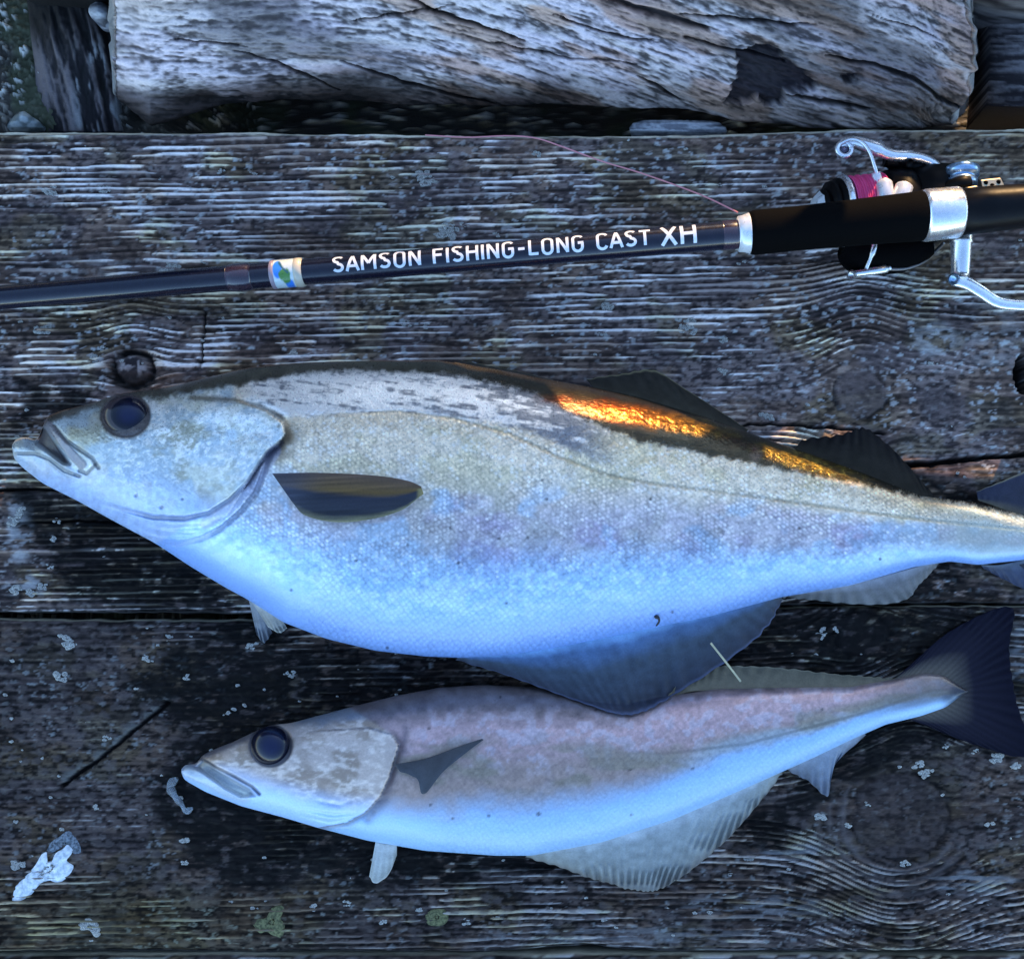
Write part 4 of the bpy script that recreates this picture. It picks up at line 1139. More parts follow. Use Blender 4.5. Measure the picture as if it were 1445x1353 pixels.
fz = lambda x, y: f1.z(x, y) + 0.0022 * (f1.z(x, y) > 0)
fin('pectoral_fin', [(384, 668), (450, 667), (530, 671), (574, 678), (594, 686)], [(412, 708), (432, 727), (490, 737), (562, 722), (598, 697)], [0.078] * 5, [0.077] * 5, fin_m, big, pec_col, nu=110, nv=44, rays=3, amp=0.0002, fray=1.6, over=lambda x, y: fz(x, y) + 0.0012)

# smaller fish
fin('anal_fin', [(748, 1204), (850, 1182), (950, 1150), (1040, 1112), (1098, 1086)], [(742, 1208), (840, 1240), (900, 1256), (945, 1248), (1030, 1180), (1104, 1092)], zt(f2, (748, 850, 950, 1040, 1098)), [0.010, 0.004, 0.003, 0.003, 0.003, 0.005], fin_m, small,
    fin_col([(0, (0.40, 0.45, 0.50)), (0.25, (0.24, 0.27, 0.28)), (0.8, (0.20, 0.21, 0.20)), (1, (0.13, 0.12, 0.11))], 0.12), nu=220, nv=44, rays=30, amp=0.0009, fray=2.5)
fin('anal_fin', [(1108, 1080), (1150, 1062), (1190, 1044), (1218, 1034)], [(1106, 1083), (1140, 1102), (1168, 1122), (1176, 1082), (1222, 1036)], zt(f2, (1108, 1150, 1190, 1218)), [0.006, 0.003, 0.003, 0.003, 0.005], fin_m, small, fin_col([(0, (0.24, 0.28, 0.34)), (1, (0.09, 0.10, 0.13))], 0.2), rays=10, fray=2)
fin('dorsal_fin', [(935, 998), (965, 978), (1010, 974), (1100, 972), (1200, 970), (1262, 962)], [(930, 996), (968, 956), (1018, 940), (1110, 943), (1200, 953), (1264, 957)], zt(f2, (935, 965, 1010, 1100, 1200, 1262)), [0.020, 0.014, 0.010, 0.008, 0.006, 0.005], fin_m, small,
    fin_col([(0, (0.16, 0.13, 0.085)), (1, (0.10, 0.085, 0.055))], 0.12, (0.2, 0.17, 0.12)), nu=120, rays=24, amp=0.0004, fray=2)
tailc = ramp([(0, (0.16, 0.13, 0.10)), (0.22, (0.075, 0.065, 0.058)), (0.42, (0.014, 0.013, 0.022)), (1, (0.006, 0.006, 0.013))])
fin('tail_fin', [(1258, 962), (1288, 957), (1322, 966), (1336, 975), (1322, 984), (1296, 1000), (1270, 1010)], [(1286, 936), (1345, 888), (1426, 856), (1424, 920), (1434, 985), (1450, 1064), (1380, 1052), (1292, 1018)],
    zt(f2, (1268, 1300, 1345, 1358, 1345, 1310, 1284)), [0.005, 0.004, 0.004, 0.005, 0.005, 0.004, 0.003, 0.004], dark_fin, small, lambda u, v, PX, PY, rr: tailc(v) * (1 + 0.12 * rr)[..., None], nu=150, nv=40, rays=30, amp=0.0003, fray=2)
fin('pelvic_fin', [(530, 1187), (545, 1190), (560, 1192)], [(521, 1236), (530, 1246), (548, 1234), (560, 1206)], [0.012, 0.013, 0.012], [0.002, 0.002, 0.003, 0.006], fin_m, small, fin_col([(0, (0.40, 0.43, 0.45)), (1, (0.28, 0.29, 0.27))], 0.2, (0.4, 0.4, 0.38)), nu=30, rays=5, fray=1)
fz2 = lambda x, y: f2.z(x, y) + 0.0016 * (f2.z(x, y) > 0)
fin('pectoral_fin', [(556, 1078), (600, 1070), (650, 1052), (680, 1042)], [(564, 1088), (588, 1098), (598, 1121), (628, 1086), (682, 1043)], [0.04] * 4, [0.04] * 4, fin_m, small, fin_col([(0, (0.05, 0.047, 0.05)), (1, (0.055, 0.06, 0.07))], 0.25), nu=50, nv=24, rays=5, amp=0.0003, fray=1.5, over=fz2)

# ----------------------------------------------------------------- rod
def ax(px):
    """rod axis: photo row and height for a photo column"""
    px = np.asarray(px, float)
    py = np.interp(px, [-400, 0, 500, 1050, 1330, 1700], [453, 420, 378, 330, 302, 266])
    z = np.interp(px, [-400, 0, 1060, 1450, 1700], [0.012, 0.020, 0.056, 0.066, 0.072])
    return W(px, py, z)


def rr_(hw, px):
    """radius in m for a half width of hw photo px at column px"""
    z = np.interp(px, [-400, 0, 1060, 1450, 1700], [0.012, 0.020, 0.056, 0.066, 0.072])
    return hw * MM * (0.62 - z) / 0.62


def rod_piece(name, prof, mat, parent, nseg=40):
    P = np.array([ax(p) for p, hw in prof]); R = np.array([rr_(hw, p) for p, hw in prof])
    T = ax(1200) - ax(200); T /= np.linalg.norm(T)
    A = np.cross(T, [0, 0, 1.0]); A /= np.linalg.norm(A); B = np.cross(A, T)
    th = np.arange(nseg) * 2 * np.pi / nseg
    V = P[:, None] + R[:, None, None] * (np.cos(th)[None, :, None] * A + np.sin(th)[None, :, None] * B)
    V = np.vstack([V.reshape(-1, 3), P[0], P[-1]]); n = len(prof); k = np.arange(nseg); k2 = (k + 1) % nseg; e = (n - 1) * nseg
    F = np.vstack([gridf(n, nseg, True), np.stack([k, np.full(nseg, len(V) - 2), np.full(nseg, len(V) - 2), k2], -1), np.stack([e + k2, np.full(nseg, len(V) - 1), np.full(nseg, len(V) - 1), e + k], -1)])
    m = MB(); m.add(V, F)
    return m.make(name, mat, parent)


blank_m = plain('rod_blank_lacquer', (0.004, 0.005, 0.016), 0.25, coat=0.5, vary=0.3, spec=0.3)
wrap_m = plain('thread_wrap', (0.022, 0.012, 0.026), 0.28, coat=0.9, vary=0.4, scale=900)
cream_m = plain('cream_ring', (0.55, 0.50, 0.38), 0.35, coat=0.4)
foam_m = plain('black_foam_grip', (0.0016, 0.0016, 0.0019), 0.85, vary=0.4, scale=1500, bump=0.0004, spec=0.05)
silver_m = plain('brushed_silver', (0.86, 0.88, 0.92), 0.26, metal=0.9, vary=0.12, scale=500)
bright_m = plain('pale_collar', (0.72, 0.76, 0.80), 0.3, metal=0.3)
black_m = plain('black_reel_plastic', (0.0016, 0.0016, 0.0022), 0.45, spec=0.12)
gold_m = plain('brass_plate', (0.50, 0.42, 0.28), 0.35, metal=0.7)
print_m = plain('white_lettering', (0.70, 0.73, 0.78), 0.4, vary=0.05)

rod = empty('fishing_rod', ax(600) * np.array((1, 1, 0)))
tag(rod, 'glossy black fishing rod with white lettering lying across the planks above the fish', 'fishing rod')
rod_piece('blank', [(x, float(np.interp(x, [-400, 0, 300, 700, 1048], [14, 17, 18, 19, 20.5]))) for x in list(range(-400, 1048, 12)) + [1048]], blank_m, rod, 48)
rod_piece('thread_wrap', [(322, 17.8), (326, 19.2), (334, 20.2), (350, 20.2), (354, 19.0), (358, 18)], wrap_m, rod)
rod_piece('thread_wrap', [(1018, 20), (1021, 21.0), (1038, 21.2), (1042, 20.5)], wrap_m, rod)
# printed band between two cream rings
bx = np.linspace(390, 420, 40); th = np.linspace(0, 2 * np.pi, 64, endpoint=False)
T_ = ax(1200) - ax(200); T_ /= np.linalg.norm(T_); A_ = np.cross(T_, [0, 0, 1.0]); A_ /= np.linalg.norm(A_); B_ = np.cross(A_, T_)
P = np.array([ax(x) for x in bx]); R = np.array([rr_(20.4, x) for x in bx])
V = P[:, None] + R[:, None, None] * (np.cos(th)[None, :, None] * A_ + np.sin(th)[None, :, None] * B_)
BX = np.repeat(bx[:, None], 64, 1); BV = np.repeat((np.cos(th) * 20)[None], 40, 0)
bc = mix((0.55, 0.62, 0.60), (0.60, 0.72, 0.72), fbm(BX / 6, BV / 6, 3, 2))
bc = mix(bc, (0.03, 0.22, 0.75), ss(1.1, 0.9, np.hypot((BX - 397) / 6.5, (BV + 1) / 13)))
bc = mix(bc, (0.03, 0.22, 0.75), ss(1.1, 0.8, np.hypot((BX - 411) / 6, (BV - 18) / 5)))
bc = mix(bc, (0.07, 0.22, 0.03), ss(1.15, 0.85, np.hypot((BX - 407) / 8, (BV - 9) / 9) + 0.5 * (fbm(BX / 5, BV / 5, 9, 2) - .5)))
bc = mix(bc, (0.02, 0.10, 0.12), ss(2.2, 0.8, seg_dist(BX, BV, [(399, -11), (404, -2), (411, 5)])[0]))
build('printed_band', V, gridf(40, 64, True), vcol('band_print', 0.3, 0.1, 800, 0, coat=0.6), rod, col=bc)
rod_piece('cream_ring', [(384, 18.5), (385, 20.8), (388, 21.2), (390.5, 20.8), (391, 19)], plain('mauve_ring', (0.30, 0.24, 0.28), 0.35), rod)
rod_piece('cream_ring', [(418, 19), (418.5, 20.9), (424, 21.2), (429, 20.6), (429.5, 18.5)], cream_m, rod)
rod_piece('collar', [(1041, 21), (1042, 25.5), (1049, 26.5), (1055, 28.5), (1057, 29.0), (1058, 22)], bright_m, rod)
rod_piece('grip', [(1057, 24), (1059, 30.5), (1064, 32), (1120, 31.5), (1200, 33), (1280, 35), (1300, 36), (1308, 30)], foam_m, rod, 56)
rod_piece('reel_seat_hood', [(1301, 32), (1302, 36.4), (1306, 37.6), (1328, 37.2), (1350, 36.8), (1353, 35.5), (1354, 30)], silver_m, rod, 56)
rod_piece('butt_grip', [(1352, 30), (1354, 34), (1400, 33), (1450, 31.5), (1700, 30)], plain('smooth_black_butt', (0.003, 0.003, 0.004), 0.38, spec=0.14), rod, 56)

# lettering
def arc(cx, cy, rx, ry, a0, a1, n=14):
    a = np.radians(np.linspace(a0, a1, n)); return [(cx + rx * math.cos(t), cy + ry * math.sin(t)) for t in a]


GL = {  # strokes on a unit-high box (y up); advance width last
    'S': ([arc(.27, .755, .205, .185, 35, 270, 18) + arc(.27, .245, .215, .185, 90, -145, 18)[1:] if False else arc(.27, .75, .20, .19, 28, 265, 18) + arc(.27, .25, .21, .19, 85, -152, 18)], .54),
    'A': ([[(0.0, 0), (.27, .94)], [(.54, 0), (.27, .94)], [(.10, .28), (.44, .28)]], .54),
    'M': ([[(.06, 0), (.06, .94)], [(.06, .92), (.35, .36)], [(.35, .36), (.64, .92)], [(.64, 0), (.64, .94)]], .70),
    'O': ([arc(.29, .70, .215, .24, 0, 180, 14) + arc(.29, .24, .215, .24, 180, 360, 14) + [(.505, .70)]], .58),
    'N': ([[(.06, 0), (.06, .94)], [(.06, .92), (.50, .02)], [(.50, 0), (.50, .94)]], .56),
    'F': ([[(.06, 0), (.06, .94)], [(.06, .88), (.47, .88)], [(.06, .48), (.42, .48)]], .48),
    'I': ([[(.07, 0), (.07, .94)]], .14),
    'H': ([[(.06, 0), (.06, .94)], [(.06, .48), (.50, .48)], [(.50, 0), (.50, .94)]], .56),
    'G': ([arc(.29, .70, .215, .24, 25, 180, 12) + arc(.29, .24, .215, .24, 180, 360, 14) + [(.505, .46)], [(.30, .46), (.56, .46)]], .58),
    'L': ([[(.06, 0), (.06, .94)], [(.06, .06), (.45, .06)]], .46),
    'C': ([arc(.29, .70, .215, .24, 20, 180, 12) + arc(.29, .24, .215, .24, 180, 340, 12)], .54),
    'T': ([[(.26, 0), (.26, .94)], [(0, .88), (.52, .88)]], .52),
    'X': ([[(0.02, 0), (.50, .94)], [(.50, 0), (.02, .94)]], .52),
    '-': ([[(.05, .40), (.35, .40)]], .40),
    ' ': ([], .30)}


def lettering(text, x0, x1, hpx, name, vmid):
    sw = 0.155 * hpx
    gap = 0.13
    tot = sum(GL[ch][1] for ch in text) + gap * (len(text) - 1)
    k = (x1 - x0) / tot                                     # px per unit across
    m = MB(); u = 0.0; lay = 0
    T = ax(1000) - ax(450); L = np.linalg.norm(T); T = T / L
    for ch in text:
        strokes, adv = GL[ch]
        for st in strokes:
            q = np.array([(x0 + (u + a) * k, (0.47 - b) * hpx) for a, b in st])
            pts = [q[0]]
            for i in range(len(q) - 1):
                n = max(1, int(np.hypot(*(q[i + 1] - q[i])) / 1.6))
                for j in range(1, n + 1): pts.append(q[i] + (q[i + 1] - q[i]) * j / n)
            pts = np.array(pts)
            tg = np.gradient(pts, axis=0); tg /= np.linalg.norm(tg, axis=1, keepdims=True) + 1e-9
            nm = np.stack([-tg[:, 1], tg[:, 0]], -1)
            rows = [pts + nm * sw * f for f in (-0.5, -0.17, 0.17, 0.5)]
            V = []
            for r_ in np.stack(rows, 1).reshape(-1, 2):
                px, d = r_[0], r_[1] + vmid
                rad = rr_(np.interp(px, [0, 300, 700, 1048], [17, 18, 19, 20.5]), px) + 0.00006 + 0.000015 * lay
                dm = d * MM * 0.94
                ang = np.clip(dm / rad, -1.35, 1.35)
                V.append(ax(px) + rad * (-math.sin(ang) * -A_ * 1.0 + math.cos(ang) * B_))
            n = len(pts)
            m.add(np.array(V), gridf(n, 4)); lay = (lay + 1) % 5
        u += adv + gap
    return m.make(name, print_m, rod, smooth=True)


lettering('SAMSON FISHING-LONG CAST', 473, 917, 25.5, 'lettering', -1.5)
lettering('XH', 932, 981, 31, 'lettering', -1.0)

# ----------------------------------------------------------------- spinning reel, hanging under the rod
def R3(px, py, z): return W(px, py, z)


reel = empty('spinning_reel', W(1270, 310, 0))
tag(reel, 'silver and black spinning reel with pink line clamped under the rod grip', 'fishing reel')
Z0 = 0.0265                                                   # height of the spool axis
ta = W(1400, 291, Z0) - W(1150, 314, Z0); ta /= np.linalg.norm(ta)
sp0 = W(1160, 301, Z0)


def on(dmm, side=0.0, up=0.0):
    """point in the reel's own frame: mm along the spool axis from the drag knob, mm towards the far side, mm up"""
    n = np.array([-ta[1], ta[0], 0])
    return sp0 + ta * dmm * 1e-3 + n * side * 1e-3 + np.array([0, 0, up * 1e-3])


body = MB(); body.add(*lathe(on(52), on(92), [(0, .012), (0.02, .021), (.3, .024), (.75, .021), (.97, .014), (1, .006)], 32))
rb = body.make('reel_body', black_m, reel)
m = MB(); m.tube(smooth_curve([on(66, 0, 18), on(72, 0, 26), on(76, 0, 22 + 4)], 10), 0.005, 12); m.make('reel_foot', black_m, rb)
spool = MB(); spool.add(*lathe(on(10), on(38), [(0, .008), (0.02, .0205), (.10, .0215), (.14, .0205), (.18, .0178), (.96, .0178), (1.0, .010)], 44))
so = spool.make('spool', silver_m, reel)
ln = []
for k in range(90):
    t = k / 89; ln.append((t, 0.0196 + 0.00055 * math.sin(k * 1.05) + 0.0004 * math.sin(k * 0.31)))
m = MB(); m.add(*lathe(on(15.2), on(36), ln, 44)); m.make('line_winding', plain('pink_line', (1.0, 0.085, 0.26), 0.5, vary=0.25, scale=1200, bump=0.0003), so)
m = MB(); m.add(*lathe(on(-3), on(10), [(0, .006), (.15, .0135), (.35, .0145), (.38, .0125), (.46, .0125), (.5, .0178), (.72, .0186), (.76, .0165), (.82, .0165), (.86, .0195), (1, .0195)], 36)); dk = m.make('drag_knob', black_m, so)
m = MB(); m.add(*lathe(on(-6), on(1), [(0, .004), (.2, .010), (.7, .0132), (1, .0132)], 9)); m.make('knob_cap', bright_m, dk, smooth=False)
rot = MB(); rot.add(*lathe(on(38), on(56), [(0, .012), (0.03, .0215), (.5, .0222), (.92, .020), (1, .012)], 44)); rt = rot.make('rotor', black_m, reel)
for (qa, qb, w0) in (((1247, 254, .047), (1250, 292, .047), .0046), ((1277, 260, .0475), (1266, 290, .0475), .0052)):
    m = MB(); m.tube(smooth_curve([R3(*qa), (R3(*qa) + R3(*qb)) / 2 + np.array((0, 0, .001)), R3(*qb)], 14), [w0 * .5, w0 * .8, w0] + [w0] * 9 + [w0 * .9, w0 * .6], 14); m.make('rotor_lug', bright_m, rt)
# dark gaps in the rotor skirt
m = MB()
m.tube(smooth_curve([on(43, 25, 2), on(47, 24, 9), on(50, 20, 15)], 10), 0.0026, 10)
m.make('rotor_slot', black_m, rt)
# far bail arm: silver strap over a black arm
up_ = lambda a: [R3(*q) for q in a]
pathA = smooth_curve(up_([(1186, 204, .036), (1205, 200, .038), (1232, 208, .040), (1258, 219, .040), (1290, 221, .040), (1315, 229, .040), (1334, 248, .038), (1346, 268, .036)]), 40)
m = MB(); m.tube(pathA, [0.0032] * 6 + list(np.linspace(0.0034, 0.0046, 8)) + [0.0036] * 8 + list(np.linspace(.003, .002, 18)), 12, flat=(1.0, 0.8)); ba = m.make('bail_arm', silver_m, rt)
pathB = smooth_curve(up_([(1248, 226, .034), (1280, 231, .034), (1310, 240, .034), (1328, 258, .032), (1340, 280, .030)]), 24)
m = MB(); m.tube(pathB, [0.0042] * 8 + [0.0058] * 16, 12, flat=(1, .8)); m.make('arm_body', black_m, ba)
m = MB(); m.tube(smooth_curve(up_([(1256, 245, .028), (1285, 252, .030), (1322, 268, .030)]), 14), 0.0042, 12); m.make('arm_brace', black_m, ba)
# line roller
c = W(1190, 213, .036)
n_ = np.array([-ta[1], ta[0], 0])
m = MB(); ang = np.linspace(0, 2 * np.pi, 33)
m.tube([c + 0.0042 * (math.cos(a) * ta + math.sin(a) * (0.6 * n_ + 0.8 * np.array([0, 0, 1.]) * 0.0 + n_ * 0.4)) + np.array([0, 0, .002]) for a in ang], 0.0016, 10)
lr = m.make('line_roller', silver_m, ba)
m = MB(); m.add(*lathe(c + np.array([0, 0, -.004]), c + np.array([0, 0, .002]), [(0, .003), (.9, .0034), (1, .002)], 20)); m.make('roller_core', plain('mauve_steel', (0.20, 0.17, 0.24), 0.25, metal=0.8), lr)
# bail wire from the roller over the spool and round to the near side
m = MB(); m.tube(smooth_curve(up_([(1183, 205, .038), (1200, 197, .041), (1216, 201, .043), (1227, 215, .044), (1234, 235, .044), (1238, 250, .042)]), 24), 0.0011, 10); m.make('bail_wire', silver_m, ba)
m = MB(); m.tube(smooth_curve(up_([(1236, 244, .042), (1240, 262, .041), (1241, 284, .038)]), 10), 0.0028, 10, flat=(1, .7)); m.make('bail_hinge', bright_m, ba)
# near side: lower hinge and wire
m = MB(); m.tube(smooth_curve(up_([(1202, 387, .022), (1222, 384, .024), (1248, 380, .024), (1256, 378, .024)]), 12), [.0022] * 5 + [.0026] * 4 + [.0016] * 3, 10); lh = m.make('lower_arm', silver_m, rt)
m = MB(); m.add(*lathe(W(1202, 388, .018), W(1202, 388, .027), [(0, .0026), (.9, .003), (1, .002)], 18)); m.make('arm_screw', silver_m, lh)
m = MB(); m.tube(smooth_curve(up_([(1234, 341, .030), (1233, 352, .030), (1226, 370, .027), (1222, 380, .025)]), 14), [.0018] * 7 + [.0012] * 7, 10); m.make('wire_stay', silver_m, lh)
m = MB(); m.tube(smooth_curve(up_([(1250, 380, .024), (1278, 379, .022), (1302, 370, .021), (1318, 357, .021), (1332, 343, .022)]), 20), .0011, 10); m.make('bail_wire', plain('grey_wire', (0.2, 0.19, 0.19), 0.35, metal=0.8), lh)
# skirt of the rotor seen below the grip
m = MB(); m.tube(smooth_curve(up_([(1190, 348, .020), (1215, 359, .018), (1265, 358, .018), (1312, 346, .02)]), 18), [.006, .008, .009, .010, .011, .012, .012, .012, .012, .012, .012, .012, .012, .011, .011, .010, .009, .007], 14); m.make('rotor_skirt', foam_m, rt)
# anti-reverse screw cap on the far side
blue_m = plain('blue_anodised', (0.32, 0.50, 0.72), 0.28, metal=0.85)
m = MB(); m.add(*lathe(W(1356, 274, .047), W(1358, 237, .047), [(0, .007), (.25, .0074), (.30, .0085), (.52, .0088), (.54, .0075), (.66, .0075), (.68, .0092), (.97, .0094), (1, .0085)], 32)); m.make('screw_cap', blue_m, rb)
m = MB(); m.add(*lathe(W(1356, 276, .040), W(1357, 260, .040), [(0, .008), (.9, .0092), (1, .008)], 28)); m.make('cap_seat', black_m, rb)
# crank: shaft, pivot, arm
m = MB(); m.add(*lathe(W(1357, 318, .032), W(1355, 394, .032), [(0, .0055), (.30, .0064), (.34, .0066), (.36, .0058), (.9, .0052), (1, .0048)], 28)); cs_ = m.make('crank_shaft', silver_m, reel)
m = MB(); m.add(*lathe(W(1346, 394, .026), W(1346, 394, .038), [(0, .0028), (.9, .0034), (1, .0026)], 20)); m.make('crank_pivot', blue_m, cs_)
m = MB(); m.tube(smooth_curve(up_([(1346, 394, .032), (1365, 400, .032), (1385, 412, .032), (1405, 425, .031), (1430, 430, .031), (1480, 431, .031), (1530, 428, .031)]), 40), list(np.linspace(.0042, .0030, 40)), 14, flat=(1, .6)); m.make('crank_arm', silver_m, cs_)
m = MB(); m.add(*lathe(W(1530, 428, .026), W(1530, 428, .052), [(0, .006), (.2, .009), (.8, .010), (1, .006)], 24)); m.make('crank_knob', black_m, cs_)
# seat plates on the rod by the hood
def plate(q, z, th, name, mat, parent):
    a = W([p[0] for p in q], [p[1] for p in q], z + th); b = W([p[0] for p in q], [p[1] for p in q], z)
    n = len(q); m = MB(); m.v.append(np.vstack([a, b])); m.n = 2 * n
    m.f = [list(range(n))[::-1], list(range(n, 2 * n))] + [[k, (k + 1) % n, (k + 1) % n + n, k + n] for k in range(n)]
    return m.make(name, mat, parent, smooth=False, bevel=0.0005)


plate([(1346, 268), (1378, 262), (1382, 265), (1380, 275), (1348, 280)], .055, .010, 'seat_plate', gold_m, rod)
sp = plate([(1384, 254), (1412, 251), (1418, 264), (1420, 270), (1388, 272)], .050, .011, 'seat_plate', gold_m, rod)
m = MB()
for k, (x, y) in enumerate(((1391, 258), (1400, 262), (1409, 257))):
    m.add(*lathe(W(x, y, .059), W(x, y, .0616), [(0, .0012), (.9, .0013), (1, .0008)], 10))
m.make('plate_rivet', black_m, sp)

# loose end of line from the collar to the far edge of the deck
pts = smooth_curve([W(1041, 300, .058), W(1000, 280, .042), W(960, 264, .028), W(900, 243, .012), W(850, 228, .0045), W(790, 206, .0022), W(755, 195, .0018), W(715, 192, .0016), (W(660, 194, .001)), W(600, 191, .0016)], 90)
m = MB(); m.tube(pts, 0.00045, 8)
tag(m.make('fishing_line', plain('pale_pink_line', (0.80, 0.30, 0.32), 0.4), None), 'thin pink fishing line running from the rod collar to the far plank edge', 'fishing line')

# ----------------------------------------------------------------- small things on the wood
straw_m = plain('dry_straw', (0.42, 0.38, 0.24), 0.5)
m = MB(); m.tube(smooth_curve([W(1003, 907, .030), W(1018, 926, .0305), (W(1032, 944, .027)), W(1045, 961, .024)], 14), [0.0006] * 14, 8)
tag(m.make('straw', straw_m), 'short pale straw lying over the gap between the two fish', 'straw')
m = MB(); m.tube(smooth_curve([W(924, 869, .036), W(929, 872, .037), W(930, 877, .036), W(926, 883, .035)], 12), [0.0008, .0011, .0012, .001, .0008, .0007, .0007, .0006, .0006, .0006, .0005, .0004], 8)
tag(m.make('black_speck', plain('black_bit', (0.01, 0.012, 0.02), 0.6)), 'tiny dark hooked speck stuck on the larger fish above its belly fin', 'speck')


def flake(poly, z, th, rough, seed):
    """irregular crust from an outline in photo px"""
    q = smooth_curve(list(poly) + [poly[0]], max(12, len(poly) * 3))[:-1]
    n = len(q); c = q.mean(0); V = []; rows = (1.0, 0.82, 0.5, 0.2)
    for k, s in enumerate(rows):
        r = c + (q - c) * s
        zz = z + (0 if k == 0 else th * (0.7 + 0.6 * vn(r[:, 0] / rough, r[:, 1] / rough, seed)))
        V.append(W(r[:, 0], r[:, 1], zz + 0 * r[:, 0]))
    return np.vstack(V + [W(c[0], c[1], z + th)[None]]), np.vstack([gridf(len(rows), n, True), np.stack([(len(rows) - 1) * n + np.arange(n), (len(rows) - 1) * n + (np.arange(n) + 1) % n, np.full(n, len(rows) * n), np.full(n, len(rows) * n)], -1)])


def crust_mat(name, a, b, sc=700):
    q = NT(name); tc = q.n('TexCoord'); nz = q.n('TexNoise', i_Scale=sc, i_Detail=5.0); q.l(tc.outputs['Object'], nz.inputs['Vector'])
    r = q.n('ValToRGB'); r.color_ramp.elements[0].position = 0.36; r.color_ramp.elements[1].position = 0.62
    r.color_ramp.elements[0].color = (*a, 1); r.color_ramp.elements[1].color = (*b, 1)
    q.l(nz.outputs[0], r.inputs[0]); q.l(r.outputs[0], q.b.inputs['Base Color']); q.b.inputs['Roughness'].default_value = 0.85; q.bump(nz.outputs[0], 0.8, 0.0008)
    return q.m


pale_m = crust_mat('pale_lichen', (0.12, 0.11, 0.10), (0.58, 0.56, 0.50), 2200)
green_m = crust_mat('olive_lichen', (0.06, 0.062, 0.025), (0.17, 0.165, 0.07))
white_m = crust_mat('white_flake', (0.50, 0.55, 0.58), (0.85, 0.88, 0.90), 400)
m = MB(); m.add(*flake([(17, 1270), (22, 1250), (36, 1236), (50, 1220), (58, 1206), (66, 1202), (64, 1214), (74, 1214), (78, 1204), (90, 1196), (96, 1190), (104, 1196), (100, 1206), (94, 1214), (104, 1222), (96, 1236), (82, 1246), (70, 1242), (56, 1248), (44, 1262), (26, 1272)], 0.0006, 0.0018, 5, 3))
tag(m.make('torn_scrap', white_m), 'bright white torn scrap lying near the lower left corner of the deck', 'scrap')
m = MB(); m.add(*flake([(66, 1200), (72, 1188), (84, 1180), (96, 1172), (106, 1180), (114, 1196), (112, 1206), (104, 1204), (96, 1192), (84, 1192), (76, 1202)], 0.0004, 0.0007, 5, 5))
tag(m.make('clear_film', crust_mat('grey_film', (0.05, 0.06, 0.07), (0.22, 0.25, 0.28))), 'thin greyish film at the upper tip of the white torn scrap', 'film')
m = MB(); m.add(*flake([(357, 1304), (364, 1296), (376, 1294), (382, 1282), (394, 1276), (401, 1282), (396, 1296), (402, 1304), (398, 1322), (386, 1320), (376, 1314), (366, 1316)], 0.0006, 0.0012, 5, 7))
tag(m.make('lichen_patch', green_m), 'olive green lichen patch below the smaller fish near the bottom edge', 'lichen')
m = MB(); m.add(*flake([(110, 1304), (118, 1296), (132, 1296), (140, 1304), (142, 1318), (134, 1322), (126, 1312), (114, 1312)], 0.0006, 0.0016, 5, 9))
tag(m.make('lichen_patch', pale_m), 'pale grey lichen knob below the white torn scrap', 'lichen')
m = MB(); m.add(*flake([(600, 1290), (612, 1282), (630, 1284), (632, 1298), (622, 1306), (604, 1304)], 0.0005, 0.001, 5, 11))
tag(m.make('lichen_patch', green_m), 'dull green lichen patch below the middle of the smaller fish', 'lichen')
# blob of slime by the small mouth
m = MB(); m.tube(smooth_curve([W(250, 1098, .002), W(240, 1108, .002), W(246, 1122, .0022), W(256, 1134, .002), W(262, 1144, .0018), W(272, 1140, .002)], 24), [.0012, .002, .0028, .003, .0024, .002, .0026, .003, .0024, .0018, .0016, .002, .0022, .002, .0015, .0012, .0012, .0014, .0016, .002, .0022, .002, .0014, .0006], 10)
q = NT('clear_slime'); q.b.inputs['Base Color'].default_value = (0.8, 0.88, 0.95, 1); q.b.inputs['Transmission Weight'].default_value = 0.85; q.b.inputs['Roughness'].default_value = 0.08
nz = q.n('TexNoise', i_Scale=500.0); q.bump(nz.outputs[0], 0.5, 0.001)
tag(m.make('slime_drip', q.m, subsurf=1), 'glistening drip of clear slime at the mouth of the smaller fish', 'slime')

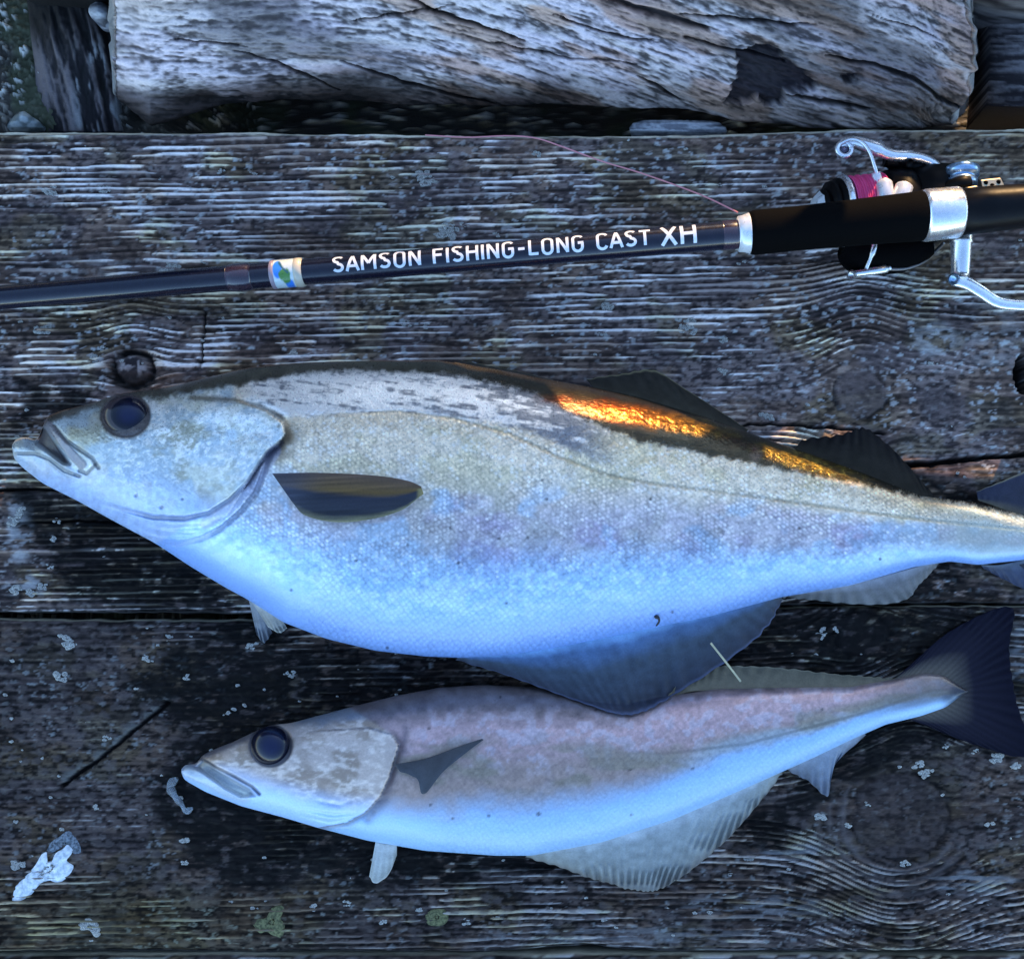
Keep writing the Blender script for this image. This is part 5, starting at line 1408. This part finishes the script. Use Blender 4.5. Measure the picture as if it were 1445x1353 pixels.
# crusts of lichen scattered over all planks: too many to count
rs = np.random.RandomState(12)
fl = MB()
spots = [(600, 250, 14), (612, 258, 6), (628, 328, 17), (640, 322, 8), (655, 320, 7), (968, 458, 14), (974, 466, 8), (856, 436, 12), (312, 243, 7), (355, 243, 6), (240, 376, 14), (575, 458, 7), (604, 460, 7), (148, 270, 8), (70, 268, 12), (142, 262, 6),
         (1325, 250, 12), (1080, 262, 5), (418, 498, 9), (135, 507, 9), (147, 493, 6), (60, 466, 12), (1085, 588, 8), (1076, 585, 6), (1020, 524, 7), (1020, 480, 6), (850, 470, 9), (700, 330, 6), (757, 217, 6), (408, 285, 6), (200, 395, 8),
         (265, 955, 7), (240, 900, 7), (205, 930, 6), (85, 955, 10), (95, 905, 14), (150, 1040, 7), (137, 1139, 6), (260, 1186, 8), (262, 1218, 5), (445, 1280, 8), (25, 1220, 10), (330, 1000, 4), (322, 1006, 4), (345, 995, 4), (410, 950, 6), (355, 910, 9),
         (1295, 1078, 9), (1303, 1092, 8), (1157, 1155, 9), (1277, 1218, 7), (1405, 1070, 10), (1436, 1080, 10), (1224, 1135, 5), (1197, 1165, 6), (1335, 1053, 5), (1375, 1060, 5), (1160, 891, 9), (1155, 900, 6), (1178, 888, 6), (1290, 862, 12), (1435, 862, 14), (1105, 862, 8),
         (80, 735, 6), (78, 760, 7), (70, 800, 6), (20, 735, 10), (30, 720, 9), (20, 830, 10), (45, 838, 9), (60, 828, 7), (590, 1285, 6), (660, 1300, 7), (490, 1275, 6), (540, 1300, 6), (1060, 1210, 9)]
for k in range(520):
    x, y = rs.uniform(-300, 1750), rs.uniform(195, 1345)
    if rs.rand() > (0.9 if y > 880 else 0.6): continue
    spots.append((x, y, rs.uniform(1.6, 4.2)))
for k, (x, y, r) in enumerate(spots):
    if 843 < y < 880 or y > 1340: continue
    sub = [(x, y, r * 0.8)] if r < 4.5 else [(x + r * rs.uniform(-.8, .8), y + r * rs.uniform(-.6, .6), r * rs.uniform(.22, .5)) for _ in range(int(4 + r / 2.5))]
    for (x1, y1, r1) in sub:
        n = 9; a = np.arange(n) * 2 * np.pi / n
        q = r1 * (0.55 + 0.9 * vn(np.cos(a) * 1.3 + k, np.sin(a) * 1.3 + x1, 3))
        V, F = flake(list(zip(x1 + 1.2 * q * np.cos(a), y1 + 0.8 * q * np.sin(a))), 0.0002, 0.0004 + 0.00008 * r1, 2.5, k)
        fl.add(V, F)
o = fl.make('lichen_flakes', pale_m, deck)
tag(o, 'pale crusts of lichen scattered over the planks', kind='stuff')
